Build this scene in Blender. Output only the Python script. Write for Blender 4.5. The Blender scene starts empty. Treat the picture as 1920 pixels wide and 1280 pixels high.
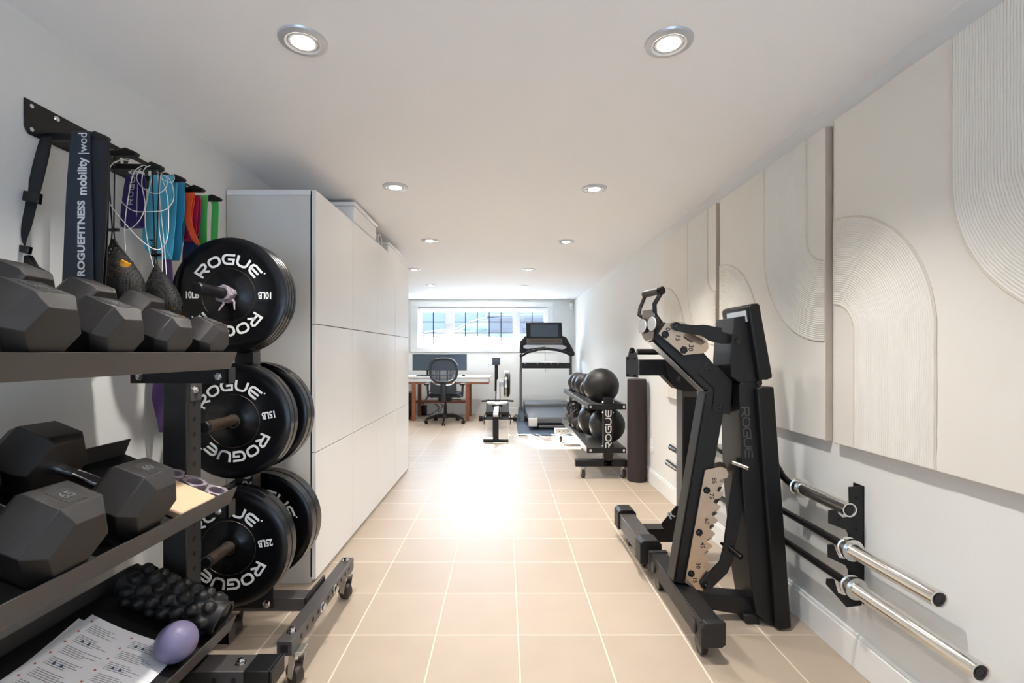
import bpy, bmesh, math, random
from mathutils import Vector, Matrix, noise
random.seed(7)
D = bpy.data; SC = bpy.context.scene; COL = SC.collection
PI = math.pi; R = math.radians

# ------------------------------------------------------------------ camera, world, sun, exposure
F = 888.0; UX, VY = 946.0, 660.0; CH = 1.15; CEIL = 2.125; WR = 1.285; WL = -1.386; YB = 8.75; YF = -2.2
cam = D.cameras.new('camera'); cam_o = D.objects.new('camera', cam); COL.objects.link(cam_o)
cam.sensor_width = 36; cam.lens = F / 1920 * 36; cam.clip_start = .05
cam.shift_x = (960 - UX) / 1920; cam.shift_y = (VY - 640) / 1920
cam_o.location = (0, 0, CH); cam_o.rotation_euler = (PI / 2, 0, 0)
SC.camera = cam_o
w = D.worlds.new('sky'); SC.world = w; w.use_nodes = True
wn = w.node_tree; bgn = wn.nodes['Background']
bgn.inputs[0].default_value = (.62, .79, 1, 1); bgn.inputs[1].default_value = 5.0
_tc = wn.nodes.new('ShaderNodeTexCoord'); _sp = wn.nodes.new('ShaderNodeSeparateXYZ'); _mr = wn.nodes.new('ShaderNodeMapRange')
wn.links.new(_tc.outputs['Generated'], _sp.inputs[0]); wn.links.new(_sp.outputs[1], _mr.inputs[0]); wn.links.new(_mr.outputs[0], bgn.inputs[1])
_mr.inputs[1].default_value = -.3; _mr.inputs[2].default_value = .5; _mr.inputs[3].default_value = 1.1; _mr.inputs[4].default_value = 20.0   # sky is far brighter on the sun's side
sun = D.lights.new('sun', 'SUN'); sun.energy = 34; sun.angle = R(.55); sun.color = (1, .95, .86)
so = D.objects.new('sun', sun); COL.objects.link(so)
so.rotation_euler = Vector((.41, -1, -.585)).to_track_quat('-Z', 'Y').to_euler()
SC.view_settings.view_transform = 'Standard'; SC.view_settings.look = 'None'
SC.view_settings.exposure = 1.27; SC.view_settings.gamma = 1; SC.view_settings.use_curve_mapping = False
LAMP_POWER = 36.0

# ------------------------------------------------------------------ materials
def srgb(r, g, b):
    f = lambda c: (c / 255 / 12.92) if c / 255 <= .04045 else ((c / 255 + .055) / 1.055) ** 2.4
    return (f(r), f(g), f(b), 1)
def mat(name, col, rough=.5, metal=0, spec=.5, bump=0, bscale=200, var=0, vscale=8, coat=0, emit=None, es=0, sheen=0):
    m = D.materials.new(name); m.use_nodes = True; nt = m.node_tree; b = nt.nodes['Principled BSDF']
    b.inputs['Base Color'].default_value = col; b.inputs['Roughness'].default_value = rough
    b.inputs['Metallic'].default_value = metal; b.inputs['Specular IOR Level'].default_value = spec
    b.inputs['Coat Weight'].default_value = coat; b.inputs['Sheen Weight'].default_value = sheen
    if emit: b.inputs['Emission Color'].default_value = emit; b.inputs['Emission Strength'].default_value = es
    tc = nt.nodes.new('ShaderNodeTexCoord')
    n = nt.nodes.new('ShaderNodeTexNoise'); n.inputs['Scale'].default_value = vscale; n.inputs['Detail'].default_value = 4
    nt.links.new(tc.outputs['Object'], n.inputs['Vector'])
    if var:
        mx = nt.nodes.new('ShaderNodeMix'); mx.data_type = 'RGBA'
        mx.inputs[6].default_value = tuple(c * (1 - var) for c in col[:3]) + (1,)
        mx.inputs[7].default_value = tuple(min(1, c * (1 + var)) for c in col[:3]) + (1,)
        nt.links.new(n.outputs['Fac'], mx.inputs[0]); nt.links.new(mx.outputs[2], b.inputs['Base Color'])
    if bump:
        n2 = nt.nodes.new('ShaderNodeTexNoise'); n2.inputs['Scale'].default_value = bscale; n2.inputs['Detail'].default_value = 3
        nt.links.new(tc.outputs['Object'], n2.inputs['Vector'])
        bp = nt.nodes.new('ShaderNodeBump'); bp.inputs['Strength'].default_value = bump; bp.inputs['Distance'].default_value = .002
        nt.links.new(n2.outputs['Fac'], bp.inputs['Height']); nt.links.new(bp.outputs['Normal'], b.inputs['Normal'])
    return m
M = {}
M['wall'] = mat('wall_paint', srgb(232, 232, 229), .7, bump=.15, bscale=120, var=.015, vscale=2)
M['ceil'] = mat('ceiling_paint', srgb(252, 252, 253), .8, bump=.1, bscale=90, var=.01, vscale=2)
M['trim'] = mat('trim_paint', srgb(240, 240, 238), .35, var=.01)
M['cab'] = mat('cabinet_white', srgb(238, 238, 237), .38, var=.01)
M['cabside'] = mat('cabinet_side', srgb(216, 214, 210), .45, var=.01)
M['gap'] = mat('shadow_gap', srgb(26, 25, 24), .8, var=.1)
M['black'] = mat('black_powder_coat', srgb(15, 15, 17), .4, spec=.4, bump=.25, bscale=900, var=.1)
M['blackg'] = mat('black_gloss', srgb(9, 10, 12), .18, var=.1)
M['shelfm'] = mat('rack_grey_coat', srgb(72, 69, 68), .36, bump=.2, bscale=900, var=.05)
M['rubber'] = mat('black_rubber', srgb(16, 16, 18), .5, var=.15)
M['plate'] = mat('bumper_rubber', srgb(11, 12, 15), .24, spec=.45, var=.1, bump=.05, bscale=500)
M['white'] = mat('white_lettering', srgb(226, 226, 224), .5, var=.02)
M['hex'] = mat('dumbbell_rubber', srgb(32, 29, 28), .34, spec=.6, bump=.5, bscale=1500, var=.12, vscale=300)
M['hexd'] = mat('dumbbell_number', srgb(30, 28, 27), .6, var=.1)
M['chrome'] = mat('chrome', srgb(225, 226, 228), .1, 1, var=.02)
M['steel'] = mat('brushed_steel', srgb(205, 203, 198), .26, 1, var=.05, vscale=60)
M['steelp'] = mat('plate_steel', srgb(204, 184, 164), .3, 1, var=.06, vscale=40)
M['sleeve'] = mat('bar_sleeve', srgb(228, 228, 226), .2, 1, var=.02)
M['edge_sheen'] = mat('grey_edge_sheen', srgb(104, 108, 114), .22, .4, var=.05)  # paler grey: reflected light on the black bench tubes put into the colour
M['postshade'] = mat('post_shaded_coat', srgb(52, 50, 50), .3, bump=.2, bscale=900, var=.05)  # rack grey darkened: the posts' unlit near side put into the coat colour
M['peg'] = mat('tan_lit_peg', srgb(98, 84, 72), .42, .7, var=.2, vscale=50)  # tan base: warm light falling on the pegs put into their colour
M['vinyl'] = mat('pad_vinyl', srgb(10, 10, 11), .42, spec=.35, bump=.2, bscale=700, var=.1)
M['canvas'] = mat('canvas_cloth', srgb(233, 229, 220), .85, bump=.2, bscale=900, var=.015, vscale=3)
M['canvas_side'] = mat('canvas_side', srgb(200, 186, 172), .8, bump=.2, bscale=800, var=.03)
M['plaster'] = mat('ridged_plaster', srgb(232, 229, 220), .6, bump=.3, bscale=300, var=.03, vscale=15)
M['bead'] = mat('plaster_bead', srgb(216, 207, 192), .6, var=.05)
M['wood'] = mat('walnut_wood', srgb(150, 92, 66), .5, var=.15, vscale=20)
M['blockw'] = mat('birch_wood', srgb(226, 196, 160), .5, var=.06, vscale=25)
M['chair'] = mat('chair_plastic', srgb(44, 50, 58), .45, var=.1)
M['chairf'] = mat('chair_fabric', srgb(30, 38, 50), .85, bump=.3, var=.1)
M['screen'] = mat('dark_screen', srgb(70, 82, 94), .22, var=.05)
M['trgrey'] = mat('treadmill_grey', srgb(92, 94, 98), .4, var=.05)
M['trbelt'] = mat('treadmill_belt', srgb(80, 80, 84), .55, var=.1, bump=.3)
M['silver'] = mat('silver_paint', srgb(205, 207, 210), .3, .3, var=.03)
M['mat'] = mat('dark_floor_mat', srgb(52, 64, 82), .6, var=.1)
M['ballm'] = mat('ball_vinyl', srgb(26, 25, 26), .42, var=.15, vscale=6, bump=.3, bscale=700)
M['kb'] = mat('kettlebell_iron', srgb(52, 48, 47), .5, var=.15)
M['foam'] = mat('foam_black', srgb(50, 42, 42), .75, bump=.6, bscale=500, var=.25, vscale=250)
M['purple'] = mat('ball_lilac', srgb(116, 110, 142), .42, var=.06, bump=.1)
M['paper'] = mat('paper', srgb(236, 234, 236), .7, var=.01)
M['ink'] = mat('print_ink', srgb(95, 95, 100), .7, var=.05)
M['ink_red'] = mat('print_red', srgb(190, 90, 70), .7, var=.05)
M['ink_blue'] = mat('print_blue', srgb(60, 80, 110), .7, var=.05)
M['linkb'] = mat('black_webbing', srgb(18, 19, 22), .75, bump=.4, bscale=600, var=.1)
M['bandb'] = mat('slate_latex', srgb(36, 46, 58), .6, var=.12, vscale=30)
M['bandk'] = mat('dark_latex', srgb(20, 23, 29), .6, var=.1)
M['indigo'] = mat('indigo_latex', srgb(48, 36, 112), .5, var=.08)
M['cyan'] = mat('sky_latex', srgb(92, 190, 222), .5, var=.05)
M['cyan2'] = mat('teal_latex', srgb(52, 150, 192), .5, var=.05)
M['orange'] = mat('orange_latex', srgb(245, 92, 48), .5, var=.05)
M['magenta'] = mat('magenta_latex', srgb(176, 28, 78), .5, var=.05)
M['navy'] = mat('navy_latex', srgb(38, 46, 98), .5, var=.05)
M['green'] = mat('green_latex', srgb(84, 190, 92), .5, var=.05)
M['violet'] = mat('violet_latex', srgb(84, 58, 110), .6, var=.1)
M['wire'] = mat('white_cable', srgb(232, 232, 228), .35, var=.02)
M['yellow'] = mat('yellow_item', srgb(240, 168, 50), .5, var=.1)
M['castm'] = mat('caster_zinc', srgb(190, 192, 186), .28, .85, var=.05)
M['castw'] = mat('caster_wheel', srgb(62, 52, 48), .35, var=.1)
M['snow'] = mat('snow', srgb(120, 126, 136), .7, bump=.5, bscale=6, var=.02)
M['car'] = mat('car_paint', srgb(110, 116, 126), .25, .2, var=.03)
M['carg'] = mat('car_glass', srgb(70, 96, 92), .12, var=.1)
M['carw'] = mat('frosted_car_glass', srgb(84, 88, 98), .5, var=.5, vscale=60)
M['house'] = mat('house_stucco', srgb(164, 172, 180), .8, var=.2, vscale=40)
M['lead'] = mat('lead_bar', srgb(46, 48, 52), .6, 0, var=.05)
M['plastic'] = mat('storage_plastic', srgb(250, 250, 250), .25, var=.01)
M['clampm'] = mat('clamp_alloy', srgb(186, 172, 182), .28, .45, var=.05)
M['lens'] = mat('lamp_lens', srgb(255, 250, 240), .4, emit=(1, .93, .82, 1), es=12)

def glass_mat():
    m = D.materials.new('window_glass'); m.use_nodes = True; nt = m.node_tree; nt.nodes.clear()
    o = nt.nodes.new('ShaderNodeOutputMaterial'); t = nt.nodes.new('ShaderNodeBsdfTransparent'); g = nt.nodes.new('ShaderNodeBsdfGlossy')
    g.inputs['Roughness'].default_value = .02; t.inputs[0].default_value = (.95, .97, .98, 1)
    mx = nt.nodes.new('ShaderNodeMixShader'); mx.inputs[0].default_value = .06
    nt.links.new(t.outputs[0], mx.inputs[1]); nt.links.new(g.outputs[0], mx.inputs[2]); nt.links.new(mx.outputs[0], o.inputs[0])
    return m
M['glass'] = glass_mat()
def net_mat(name, col, scale, thr):
    m = D.materials.new(name); m.use_nodes = True; nt = m.node_tree; b = nt.nodes['Principled BSDF']
    b.inputs['Base Color'].default_value = col; b.inputs['Roughness'].default_value = .7
    tc = nt.nodes.new('ShaderNodeTexCoord'); vo = nt.nodes.new('ShaderNodeTexVoronoi'); vo.feature = 'DISTANCE_TO_EDGE'
    vo.inputs['Scale'].default_value = scale; vo.inputs['Randomness'].default_value = .25
    nt.links.new(tc.outputs['Object'], vo.inputs['Vector'])
    lt = nt.nodes.new('ShaderNodeMath'); lt.operation = 'LESS_THAN'; lt.inputs[1].default_value = thr
    nt.links.new(vo.outputs['Distance'], lt.inputs[0]); nt.links.new(lt.outputs[0], b.inputs['Alpha'])
    return m
M['net'] = net_mat('black_netting', srgb(20, 19, 20), 170, .24)
M['chairnet'] = net_mat('chair_mesh_fabric', srgb(60, 68, 82), 300, .24)
def floor_mat():
    m = D.materials.new('beige_floor_tiles'); m.use_nodes = True; nt = m.node_tree; b = nt.nodes['Principled BSDF']; N = nt.nodes.new; L = nt.links.new
    tc = N('ShaderNodeTexCoord'); sp = N('ShaderNodeSeparateXYZ'); L(tc.outputs['Object'], sp.inputs[0])
    def math_(op, a, bb=None):
        n = N('ShaderNodeMath'); n.operation = op
        for i, v in enumerate([a, bb]):
            if v is None: continue
            if isinstance(v, (int, float)): n.inputs[i].default_value = v
            else: L(v, n.inputs[i])
        return n.outputs[0]
    T = .3343
    def axis(s, off):
        a = math_('DIVIDE', math_('SUBTRACT', s, off), T)
        fr = math_('FRACT', a); fl = math_('FLOOR', a)
        return math_('MINIMUM', fr, math_('SUBTRACT', 1.0, fr)), fl
    dx, ix = axis(sp.outputs[0], .055 - 20 * T); dy, iy = axis(sp.outputs[1], 1.927 - 20 * T)
    dm = math_('MINIMUM', dx, dy)
    mr = N('ShaderNodeMapRange'); mr.inputs[1].default_value = .007; mr.inputs[2].default_value = .012; L(dm, mr.inputs[0])
    cb = N('ShaderNodeCombineXYZ'); L(ix, cb.inputs[0]); L(iy, cb.inputs[1])
    wn_ = N('ShaderNodeTexWhiteNoise'); L(cb.outputs[0], wn_.inputs['Vector'])
    no = N('ShaderNodeTexNoise'); no.inputs['Scale'].default_value = 5; no.inputs['Detail'].default_value = 6; L(tc.outputs['Object'], no.inputs['Vector'])
    c1 = N('ShaderNodeMix'); c1.data_type = 'RGBA'; c1.inputs[6].default_value = srgb(168, 152, 134); c1.inputs[7].default_value = srgb(184, 168, 150)
    L(math_('ADD', math_('MULTIPLY', no.outputs['Fac'], .7), math_('MULTIPLY', wn_.outputs['Value'], .3)), c1.inputs[0])
    c2 = N('ShaderNodeMix'); c2.data_type = 'RGBA'; c2.inputs[6].default_value = srgb(216, 202, 182); L(mr.outputs[0], c2.inputs[0]); L(c1.outputs[2], c2.inputs[7])
    L(c2.outputs[2], b.inputs['Base Color'])
    rr = N('ShaderNodeMapRange'); rr.inputs[3].default_value = .7; rr.inputs[4].default_value = .46; L(mr.outputs[0], rr.inputs[0]); L(rr.outputs[0], b.inputs['Roughness'])
    b.inputs['Specular IOR Level'].default_value = .42
    bp = N('ShaderNodeBump'); bp.inputs['Strength'].default_value = .5; bp.inputs['Distance'].default_value = .002; L(mr.outputs[0], bp.inputs['Height']); L(bp.outputs[0], b.inputs['Normal'])
    return m
M['floor'] = floor_mat()

# ------------------------------------------------------------------ helpers
def P(x, y, Y): return Vector(((x - UX) / F * Y, Y, CH - (y - VY) / F * Y))
def hit(x, y, p0, n):
    d = Vector(((x - UX) / F, 1, -(y - VY) / F)); o = Vector((0, 0, CH)); return o + d * ((Vector(p0) - o).dot(n) / d.dot(n))
class MB:
    def __init__(s): s.bm = bmesh.new(); s.pend = []
    def _add(s, vs, fs):
        v = [s.bm.verts.new(p) for p in vs]
        for f in fs:
            try: s.bm.faces.new([v[i] for i in f])
            except ValueError: pass
        return v
    def box(s, x0, x1, y0, y1, z0, z1):
        return s._add([(x0, y0, z0), (x1, y0, z0), (x1, y1, z0), (x0, y1, z0), (x0, y0, z1), (x1, y0, z1), (x1, y1, z1), (x0, y1, z1)],
                      [(0, 3, 2, 1), (4, 5, 6, 7), (0, 1, 5, 4), (1, 2, 6, 5), (2, 3, 7, 6), (3, 0, 4, 7)])
    def bar(s, a, b, w, h, up=(0, 0, 1)):       # rectangular bar along a->b, w across, h along up
        a = Vector(a); b = Vector(b); d = (b - a).normalized(); u = Vector(up); sd = d.cross(u).normalized() * w / 2; u = sd.cross(d).normalized() * h / 2
        vs = [p + q for p in (a, b) for q in (-sd - u, sd - u, sd + u, -sd + u)]
        s._add(vs, [(3, 2, 1, 0), (4, 5, 6, 7), (0, 1, 5, 4), (1, 2, 6, 5), (2, 3, 7, 6), (3, 0, 4, 7)])
    def prism(s, pts, y0, y1, k=None):          # pts (x,z) polygon pushed along Y
        n = len(pts); vs = [(p[0], y0, p[1]) for p in pts] + [(p[0], y1, p[1]) for p in pts]
        s._add(vs, [tuple(range(n)), tuple(range(2 * n - 1, n - 1, -1))] + [(i + n, (i + 1) % n + n, (i + 1) % n, i) for i in range(n)])
    def ppx(s, pts, Y, dep):                    # silhouette seen at depth Y, given real thickness dep
        q = [P(x, y, Y) for x, y in pts]; s.prism([(p.x, p.z) for p in q], Y, Y + dep)
    def poly(s, pts, off):                      # planar polygon + thickness vector
        n = len(pts); off = Vector(off); vs = [Vector(p) for p in pts] + [Vector(p) + off for p in pts]
        s._add(vs, [tuple(range(n)), tuple(range(2 * n - 1, n - 1, -1))] + [(i + n, (i + 1) % n + n, (i + 1) % n, i) for i in range(n)])
    def lathe(s, prof, c=(0, 0, 0), ax=(0, 0, 1), seg=32, close=False):   # prof (r, t) along axis
        c = Vector(c); ax = Vector(ax).normalized(); e = ax.orthogonal().normalized(); g = ax.cross(e); rings = []
        for r, t in prof:
            if r < 1e-6: rings.append([s.bm.verts.new(c + ax * t)])
            else: rings.append([s.bm.verts.new(c + ax * t + (e * math.cos(2 * PI * i / seg) + g * math.sin(2 * PI * i / seg)) * r) for i in range(seg)])
        prs = list(zip(rings, rings[1:])) + ([(rings[-1], rings[0])] if close else [])
        for a, b in prs:
            for i in range(seg):
                j = (i + 1) % seg; f = []
                f = ([a[0]] if len(a) == 1 else [a[i], a[j]]) + ([b[0]] if len(b) == 1 else [b[j], b[i]])
                try: s.bm.faces.new(f)
                except ValueError: pass
    def cyl(s, a, b, r, seg=20, r2=None):
        a = Vector(a); b = Vector(b); L = (b - a).length; r2 = r if r2 is None else r2
        s.lathe([(0, 0), (r, 0), (r2, L), (0, L)], a, b - a, seg)
    def tube(s, pts, r, seg=8, closed=False):
        pts = [Vector(p) for p in pts]; n = len(pts); rings = []; e = None
        for i, p in enumerate(pts):
            t = (pts[min(i + 1, n - 1)] - pts[max(i - 1, 0)]).normalized()
            if e is None: e = t.orthogonal().normalized()
            e = (e - t * e.dot(t)).normalized(); g = t.cross(e); rr = r[i] if isinstance(r, (list, tuple)) else r
            rings.append([s.bm.verts.new(p + (e * math.cos(2 * PI * k / seg) + g * math.sin(2 * PI * k / seg)) * rr) for k in range(seg)])
        for a, b in zip(rings, rings[1:]):
            for k in range(seg): s.bm.faces.new([a[k], a[(k + 1) % seg], b[(k + 1) % seg], b[k]])
        s.bm.faces.new(rings[0][::-1]); s.bm.faces.new(rings[-1])
    def sphere(s, c, r, u=32, v=20, sc=(1, 1, 1)):
        m = Matrix.Translation(c) @ Matrix.Diagonal((r * sc[0], r * sc[1], r * sc[2], 1)); bmesh.ops.create_uvsphere(s.bm, u_segments=u, v_segments=v, radius=1, matrix=m)
    def ribbon(s, rows, th):                    # rows: (left, right) points, thickness along local normal
        n = len(rows); vs = []
        for i, (a, b) in enumerate(rows):
            a = Vector(a); b = Vector(b); p0 = rows[max(i - 1, 0)]; p1 = rows[min(i + 1, n - 1)]
            t = (Vector(p1[0]) + Vector(p1[1]) - Vector(p0[0]) - Vector(p0[1])); nn = (b - a).cross(t)
            nn = nn.normalized() * th / 2 if nn.length > 1e-9 else Vector((0, th / 2, 0))
            vs += [a + nn, b + nn, b - nn, a - nn]
        fs = [(0, 1, 2, 3), (4 * n - 1, 4 * n - 2, 4 * n - 3, 4 * n - 4)]
        for i in range(n - 1):
            for k in range(4): fs.append((4 * i + k, 4 * i + 4 + k, 4 * i + 4 + (k + 1) % 4, 4 * i + (k + 1) % 4))
        s._add(vs, fs)
    def stroke(s, pts, wd, mp, th, closed=False):   # flat stroke along a 2D polyline, mapped to space by mp(u,v,d)
        n = len(pts); P2 = [Vector(p) for p in pts]; L = []; Rr = []
        for i, p in enumerate(P2):
            a = P2[(i - 1) % n] if (closed or i > 0) else None; b = P2[(i + 1) % n] if (closed or i < n - 1) else None
            t1 = (p - a).normalized() if a is not None else None; t2 = (b - p).normalized() if b is not None else None
            t = (t1 + t2).normalized() if (t1 is not None and t2 is not None) else (t1 if t1 is not None else t2)
            nn = Vector((-t.y, t.x)); k = 1 / max(.5, nn.dot(Vector((-t1.y, t1.x)))) if (t1 is not None and t2 is not None) else 1
            L.append(p + nn * wd / 2 * k); Rr.append(p - nn * wd / 2 * k)
        m = n if closed else n - 1
        for i in range(m):
            j = (i + 1) % n; q = [L[i], L[j], Rr[j], Rr[i]]
            s._add([mp(a.x, a.y, 0) for a in q] + [mp(a.x, a.y, th) for a in q], [(0, 1, 2, 3), (7, 6, 5, 4), (0, 4, 5, 1), (1, 5, 6, 2), (2, 6, 7, 3), (3, 7, 4, 0)])
    def text(s, body, size, mp, th=.0006, bold=0.0, sx=1.0):   # mp(u,v,d); returns nothing, centred
        cu = D.curves.new('tmp', 'FONT'); cu.body = body; cu.size = size; cu.offset = bold * size; cu.align_x = 'CENTER'; cu.align_y = 'CENTER'; cu.resolution_u = 3
        o = D.objects.new('tmp', cu); me = o.to_mesh()
        vs = [v.co.copy() for v in me.vertices]; fs = [tuple(p.vertices) for p in me.polygons]
        s._add([mp(v.x * sx, v.y, th) for v in vs], fs); s._add([mp(v.x * sx, v.y, 0) for v in vs], fs)
        o.to_mesh_clear(); D.objects.remove(o); D.curves.remove(cu)
    def build(s, name, m, parent=None, bevel=0, smooth=False, sub=0, label=None, bseg=2):
        for q in s.pend[1:]: b2 = MB(); bolt_(b2, *q); b2.build(name, m, parent, bevel, smooth)
        if s.pend: bolt_(s, *s.pend[0])
        bmesh.ops.remove_doubles(s.bm, verts=s.bm.verts, dist=1e-6)
        bmesh.ops.recalc_face_normals(s.bm, faces=s.bm.faces)
        root = parent
        while root is not None and root.parent is not None: root = root.parent
        if root is not None: bmesh.ops.translate(s.bm, verts=s.bm.verts, vec=-Vector(root.location))
        me = D.meshes.new(name); s.bm.to_mesh(me); s.bm.free()
        if smooth or bevel:
            me.polygons.foreach_set('use_smooth', [True] * len(me.polygons)); me.set_sharp_from_angle(angle=R(38))
        me.materials.append(M[m] if isinstance(m, str) else m)
        o = D.objects.new(name, me); COL.objects.link(o)
        if parent is not None: o.parent = parent
        if bevel:
            bv = o.modifiers.new('bevel', 'BEVEL'); bv.width = bevel; bv.segments = bseg; bv.limit_method = 'ANGLE'; bv.angle_limit = R(40)
        if sub: sm = o.modifiers.new('sub', 'SUBSURF'); sm.levels = sub; sm.render_levels = sub
        if label: o['label'] = label
        return o
def tag(o, label, cat, group=None, kind=None):
    o['label'] = label; o['category'] = cat
    if group: o['group'] = group
    if kind: o['kind'] = kind
    return o
def thing(name, label, cat, loc=(0, 0, 0), group=None):
    o = D.objects.new(name, None); COL.objects.link(o); o.empty_display_size = .05; o.location = loc
    return tag(o, label, cat, group)
def dup(root, loc=None, label=None, scale=None, rot=None, group=None):
    r = root.copy(); COL.objects.link(r)
    if loc is not None: r.location = loc
    if label: r['label'] = label
    if group: r['group'] = group
    if scale is not None: r.scale = (scale,) * 3
    if rot is not None: r.rotation_euler = rot
    for ch in list(root.children):
        c = ch.copy(); COL.objects.link(c); c.parent = r
        for g in ch.children:
            d = g.copy(); COL.objects.link(d); d.parent = c
    return r
def struct(name, b, m, parent=None, **k):
    o = b.build(name, m, parent, **k)
    if parent is None: o['kind'] = 'structure'
    return o
def box1(x0, x1, y0, y1, z0, z1):
    b = MB(); b.box(x0, x1, y0, y1, z0, z1); return b

_ov = [(.6 + .5 * math.cos(2 * PI * k / 20) * abs(math.cos(2 * PI * k / 20)) ** -.25 if abs(math.cos(2 * PI * k / 20)) > 1e-6 else .6,
        .5 + .4 * math.sin(2 * PI * k / 20) * (abs(math.sin(2 * PI * k / 20)) ** -.25 if abs(math.sin(2 * PI * k / 20)) > 1e-6 else 1)) for k in range(20)]
GLY = {'R': [[(.1, 0), (.1, .9), (.92, .9), (1.08, .8), (1.08, .56), (.92, .44), (.1, .44)], [(.5, .44), (1.1, 0)]],
       'O': [_ov],
       'G': [[(1.15, .9), (.42, .9), (.2, .82), (.1, .62), (.1, .38), (.2, .18), (.42, .1), (1.08, .1), (1.08, .5), (.55, .5)]],
       'U': [[(.1, 1), (.1, .38), (.2, .18), (.42, .1), (.8, .1), (1.0, .18), (1.1, .38), (1.1, 1)]],
       'E': [[(1.15, .9), (.42, .9), (.2, .82), (.1, .62), (.1, .38), (.2, .18), (.42, .1), (1.15, .1)], [(.1, .5), (1.1, .5)]]}
def word(b, mp, h, wd=.19, gap=1.38, th=.0006, letters='ROGUE'):    # straight word starting at u=0
    for i, c in enumerate(letters):
        for pl in GLY[c]:
            b.stroke([((x + i * gap) * h, y * h) for x, y in pl], wd * h, mp, th, closed=(c == 'O'))

# ------------------------------------------------------------------ the room
struct('floor', box1(-3.0, 1.5, YF, YB + .3, -.1, 0), 'floor')
struct('ceiling', box1(-3.0, 1.5, YF, YB + .3, CEIL, CEIL + .1), 'ceil')
struct('wall_right', box1(WR, WR + .15, YF, YB + .3, 0, CEIL), 'wall')
b = MB(); b.box(WL - .12, WL, YF, 4.75, 0, CEIL); b.box(-2.9, WL - .12, 4.63, 4.75, 0, CEIL)
struct('wall_left', b, 'wall')
struct('wall_far_left', box1(-3.0, -2.85, 4.75, YB + .3, 0, CEIL), 'wall')
b = MB(); b.box(WL - .12, -1.15, YF - .12, YF, 0, CEIL); b.box(1.1, WR + .15, YF - .12, YF, 0, CEIL); b.box(-1.15, 1.1, YF - .12, YF, 2.02, CEIL)
struct('wall_front', b, 'wall')
b = MB()
for x in (-1.15, -.05, 1.05): b.box(x, x + .05, YF - .1, YF - .03, 0, 2.02)
b.box(-1.15, 1.1, YF - .1, YF - .03, 0, .05); b.box(-1.15, 1.1, YF - .1, YF - .03, 1.97, 2.02)
d_ = struct('added_door_1', b, 'trim'); b = MB(); b.box(-1.1, 1.05, YF - .07, YF - .064, .05, 1.97); b.build('pane', 'glass', d_)  # unseen glass door, added to let daylight fill in from behind the camera
b = MB(); b.box(-12, 12, -16, YF - .13, -.12, -.02); tag(b.build('added_snowy_yard', 'snow'), 'snow-covered yard added as a daylight source beyond the added glass door behind the camera', 'snow', kind='stuff')
wx0, wx1, wz0, wz1 = -1.60, .79, 1.225, 1.985
b = MB()
b.box(-3.0, wx0, YB, YB + .28, 0, CEIL); b.box(wx1, WR, YB, YB + .28, 0, CEIL)
b.box(wx0, wx1, YB, YB + .28, 0, wz0); b.box(wx0, wx1, YB, YB + .28, wz1, CEIL)
struct('wall_back', b, 'wall')
b = MB(); b.box(WR - .014, WR, YF, YB - .014, 0, .115); b.box(WR - .009, WR, YF, YB, .115, .13)
struct('baseboard_right', b, 'trim', bevel=.003)
struct('baseboard_back', box1(-2.85, WR - .014, YB - .014, YB, 0, .12), 'trim', bevel=.003)
struct('baseboard_left', box1(WL, WL + .014, YF, 2.33, 0, .12), 'trim', bevel=.003)
# window
tw = MB(); ox0, ox1, oz0, oz1 = -1.735, .9, 1.155, 2.085
tw.box(ox0, ox1, YB - .02, YB, oz0, wz0); tw.box(ox0, ox1, YB - .02, YB, wz1, oz1)
tw.box(ox0, wx0, YB - .02, YB, wz0, wz1); tw.box(wx1, ox1, YB - .02, YB, wz0, wz1)
struct('trim_1', tw, 'trim', bevel=.004)
win = MB(); yw = YB + .1
mull = [(-1.60, -1.55), (-1.11, -.95), (.155, .29), (.74, .79)]
for a, c in mull: win.box(a, c, yw - .04, yw + .04, wz0, wz1)
gz0, gz1 = 1.29, 1.895
for (a, c) in [(-1.55, -1.11), (-.95, .155), (.29, .74)]:
    win.box(a, c, yw - .04, yw + .04, wz0, gz0); win.box(a, c, yw - .04, yw + .04, gz1, wz1)
wo = struct('window_1', win, 'trim', bevel=.004)
for (a, c, n) in [(-1.55, -1.11, 2), (-.95, .155, 5), (.29, .74, 2)]:
    g = MB(); g.box(a, c, yw - .003, yw + .003, gz0, gz1); g.build('pane', 'glass', wo)
    g = MB()
    for k in range(1, n): x = a + (c - a) * k / n; g.box(x - .008, x + .008, yw - .012, yw - .004, gz0, gz1)
    for k in (1, 2): z = gz0 + (gz1 - gz0) * (.36, .7)[k - 1]; g.box(a, c, yw - .0121, yw - .0041, z - .007, z + .007)
    g.build('leaded_bars', 'lead', wo)
t = thing('roller_blind', 'rolled-up white blind cassette along the top of the basement window', 'blind', (0, YB, 1.97))
b = MB(); b.cyl((wx0 + .01, YB + .03, 1.95), (wx1 - .01, YB + .03, 1.95), .028, 20); b.build('roller_tube', 'plastic', t, smooth=True)
b = MB(); b.cyl((wx0 + .01, YB + .02, 1.912), (wx1 - .01, YB + .02, 1.912), .007, 10); b.build('bottom_bar', 'trim', t, smooth=True)
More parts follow.
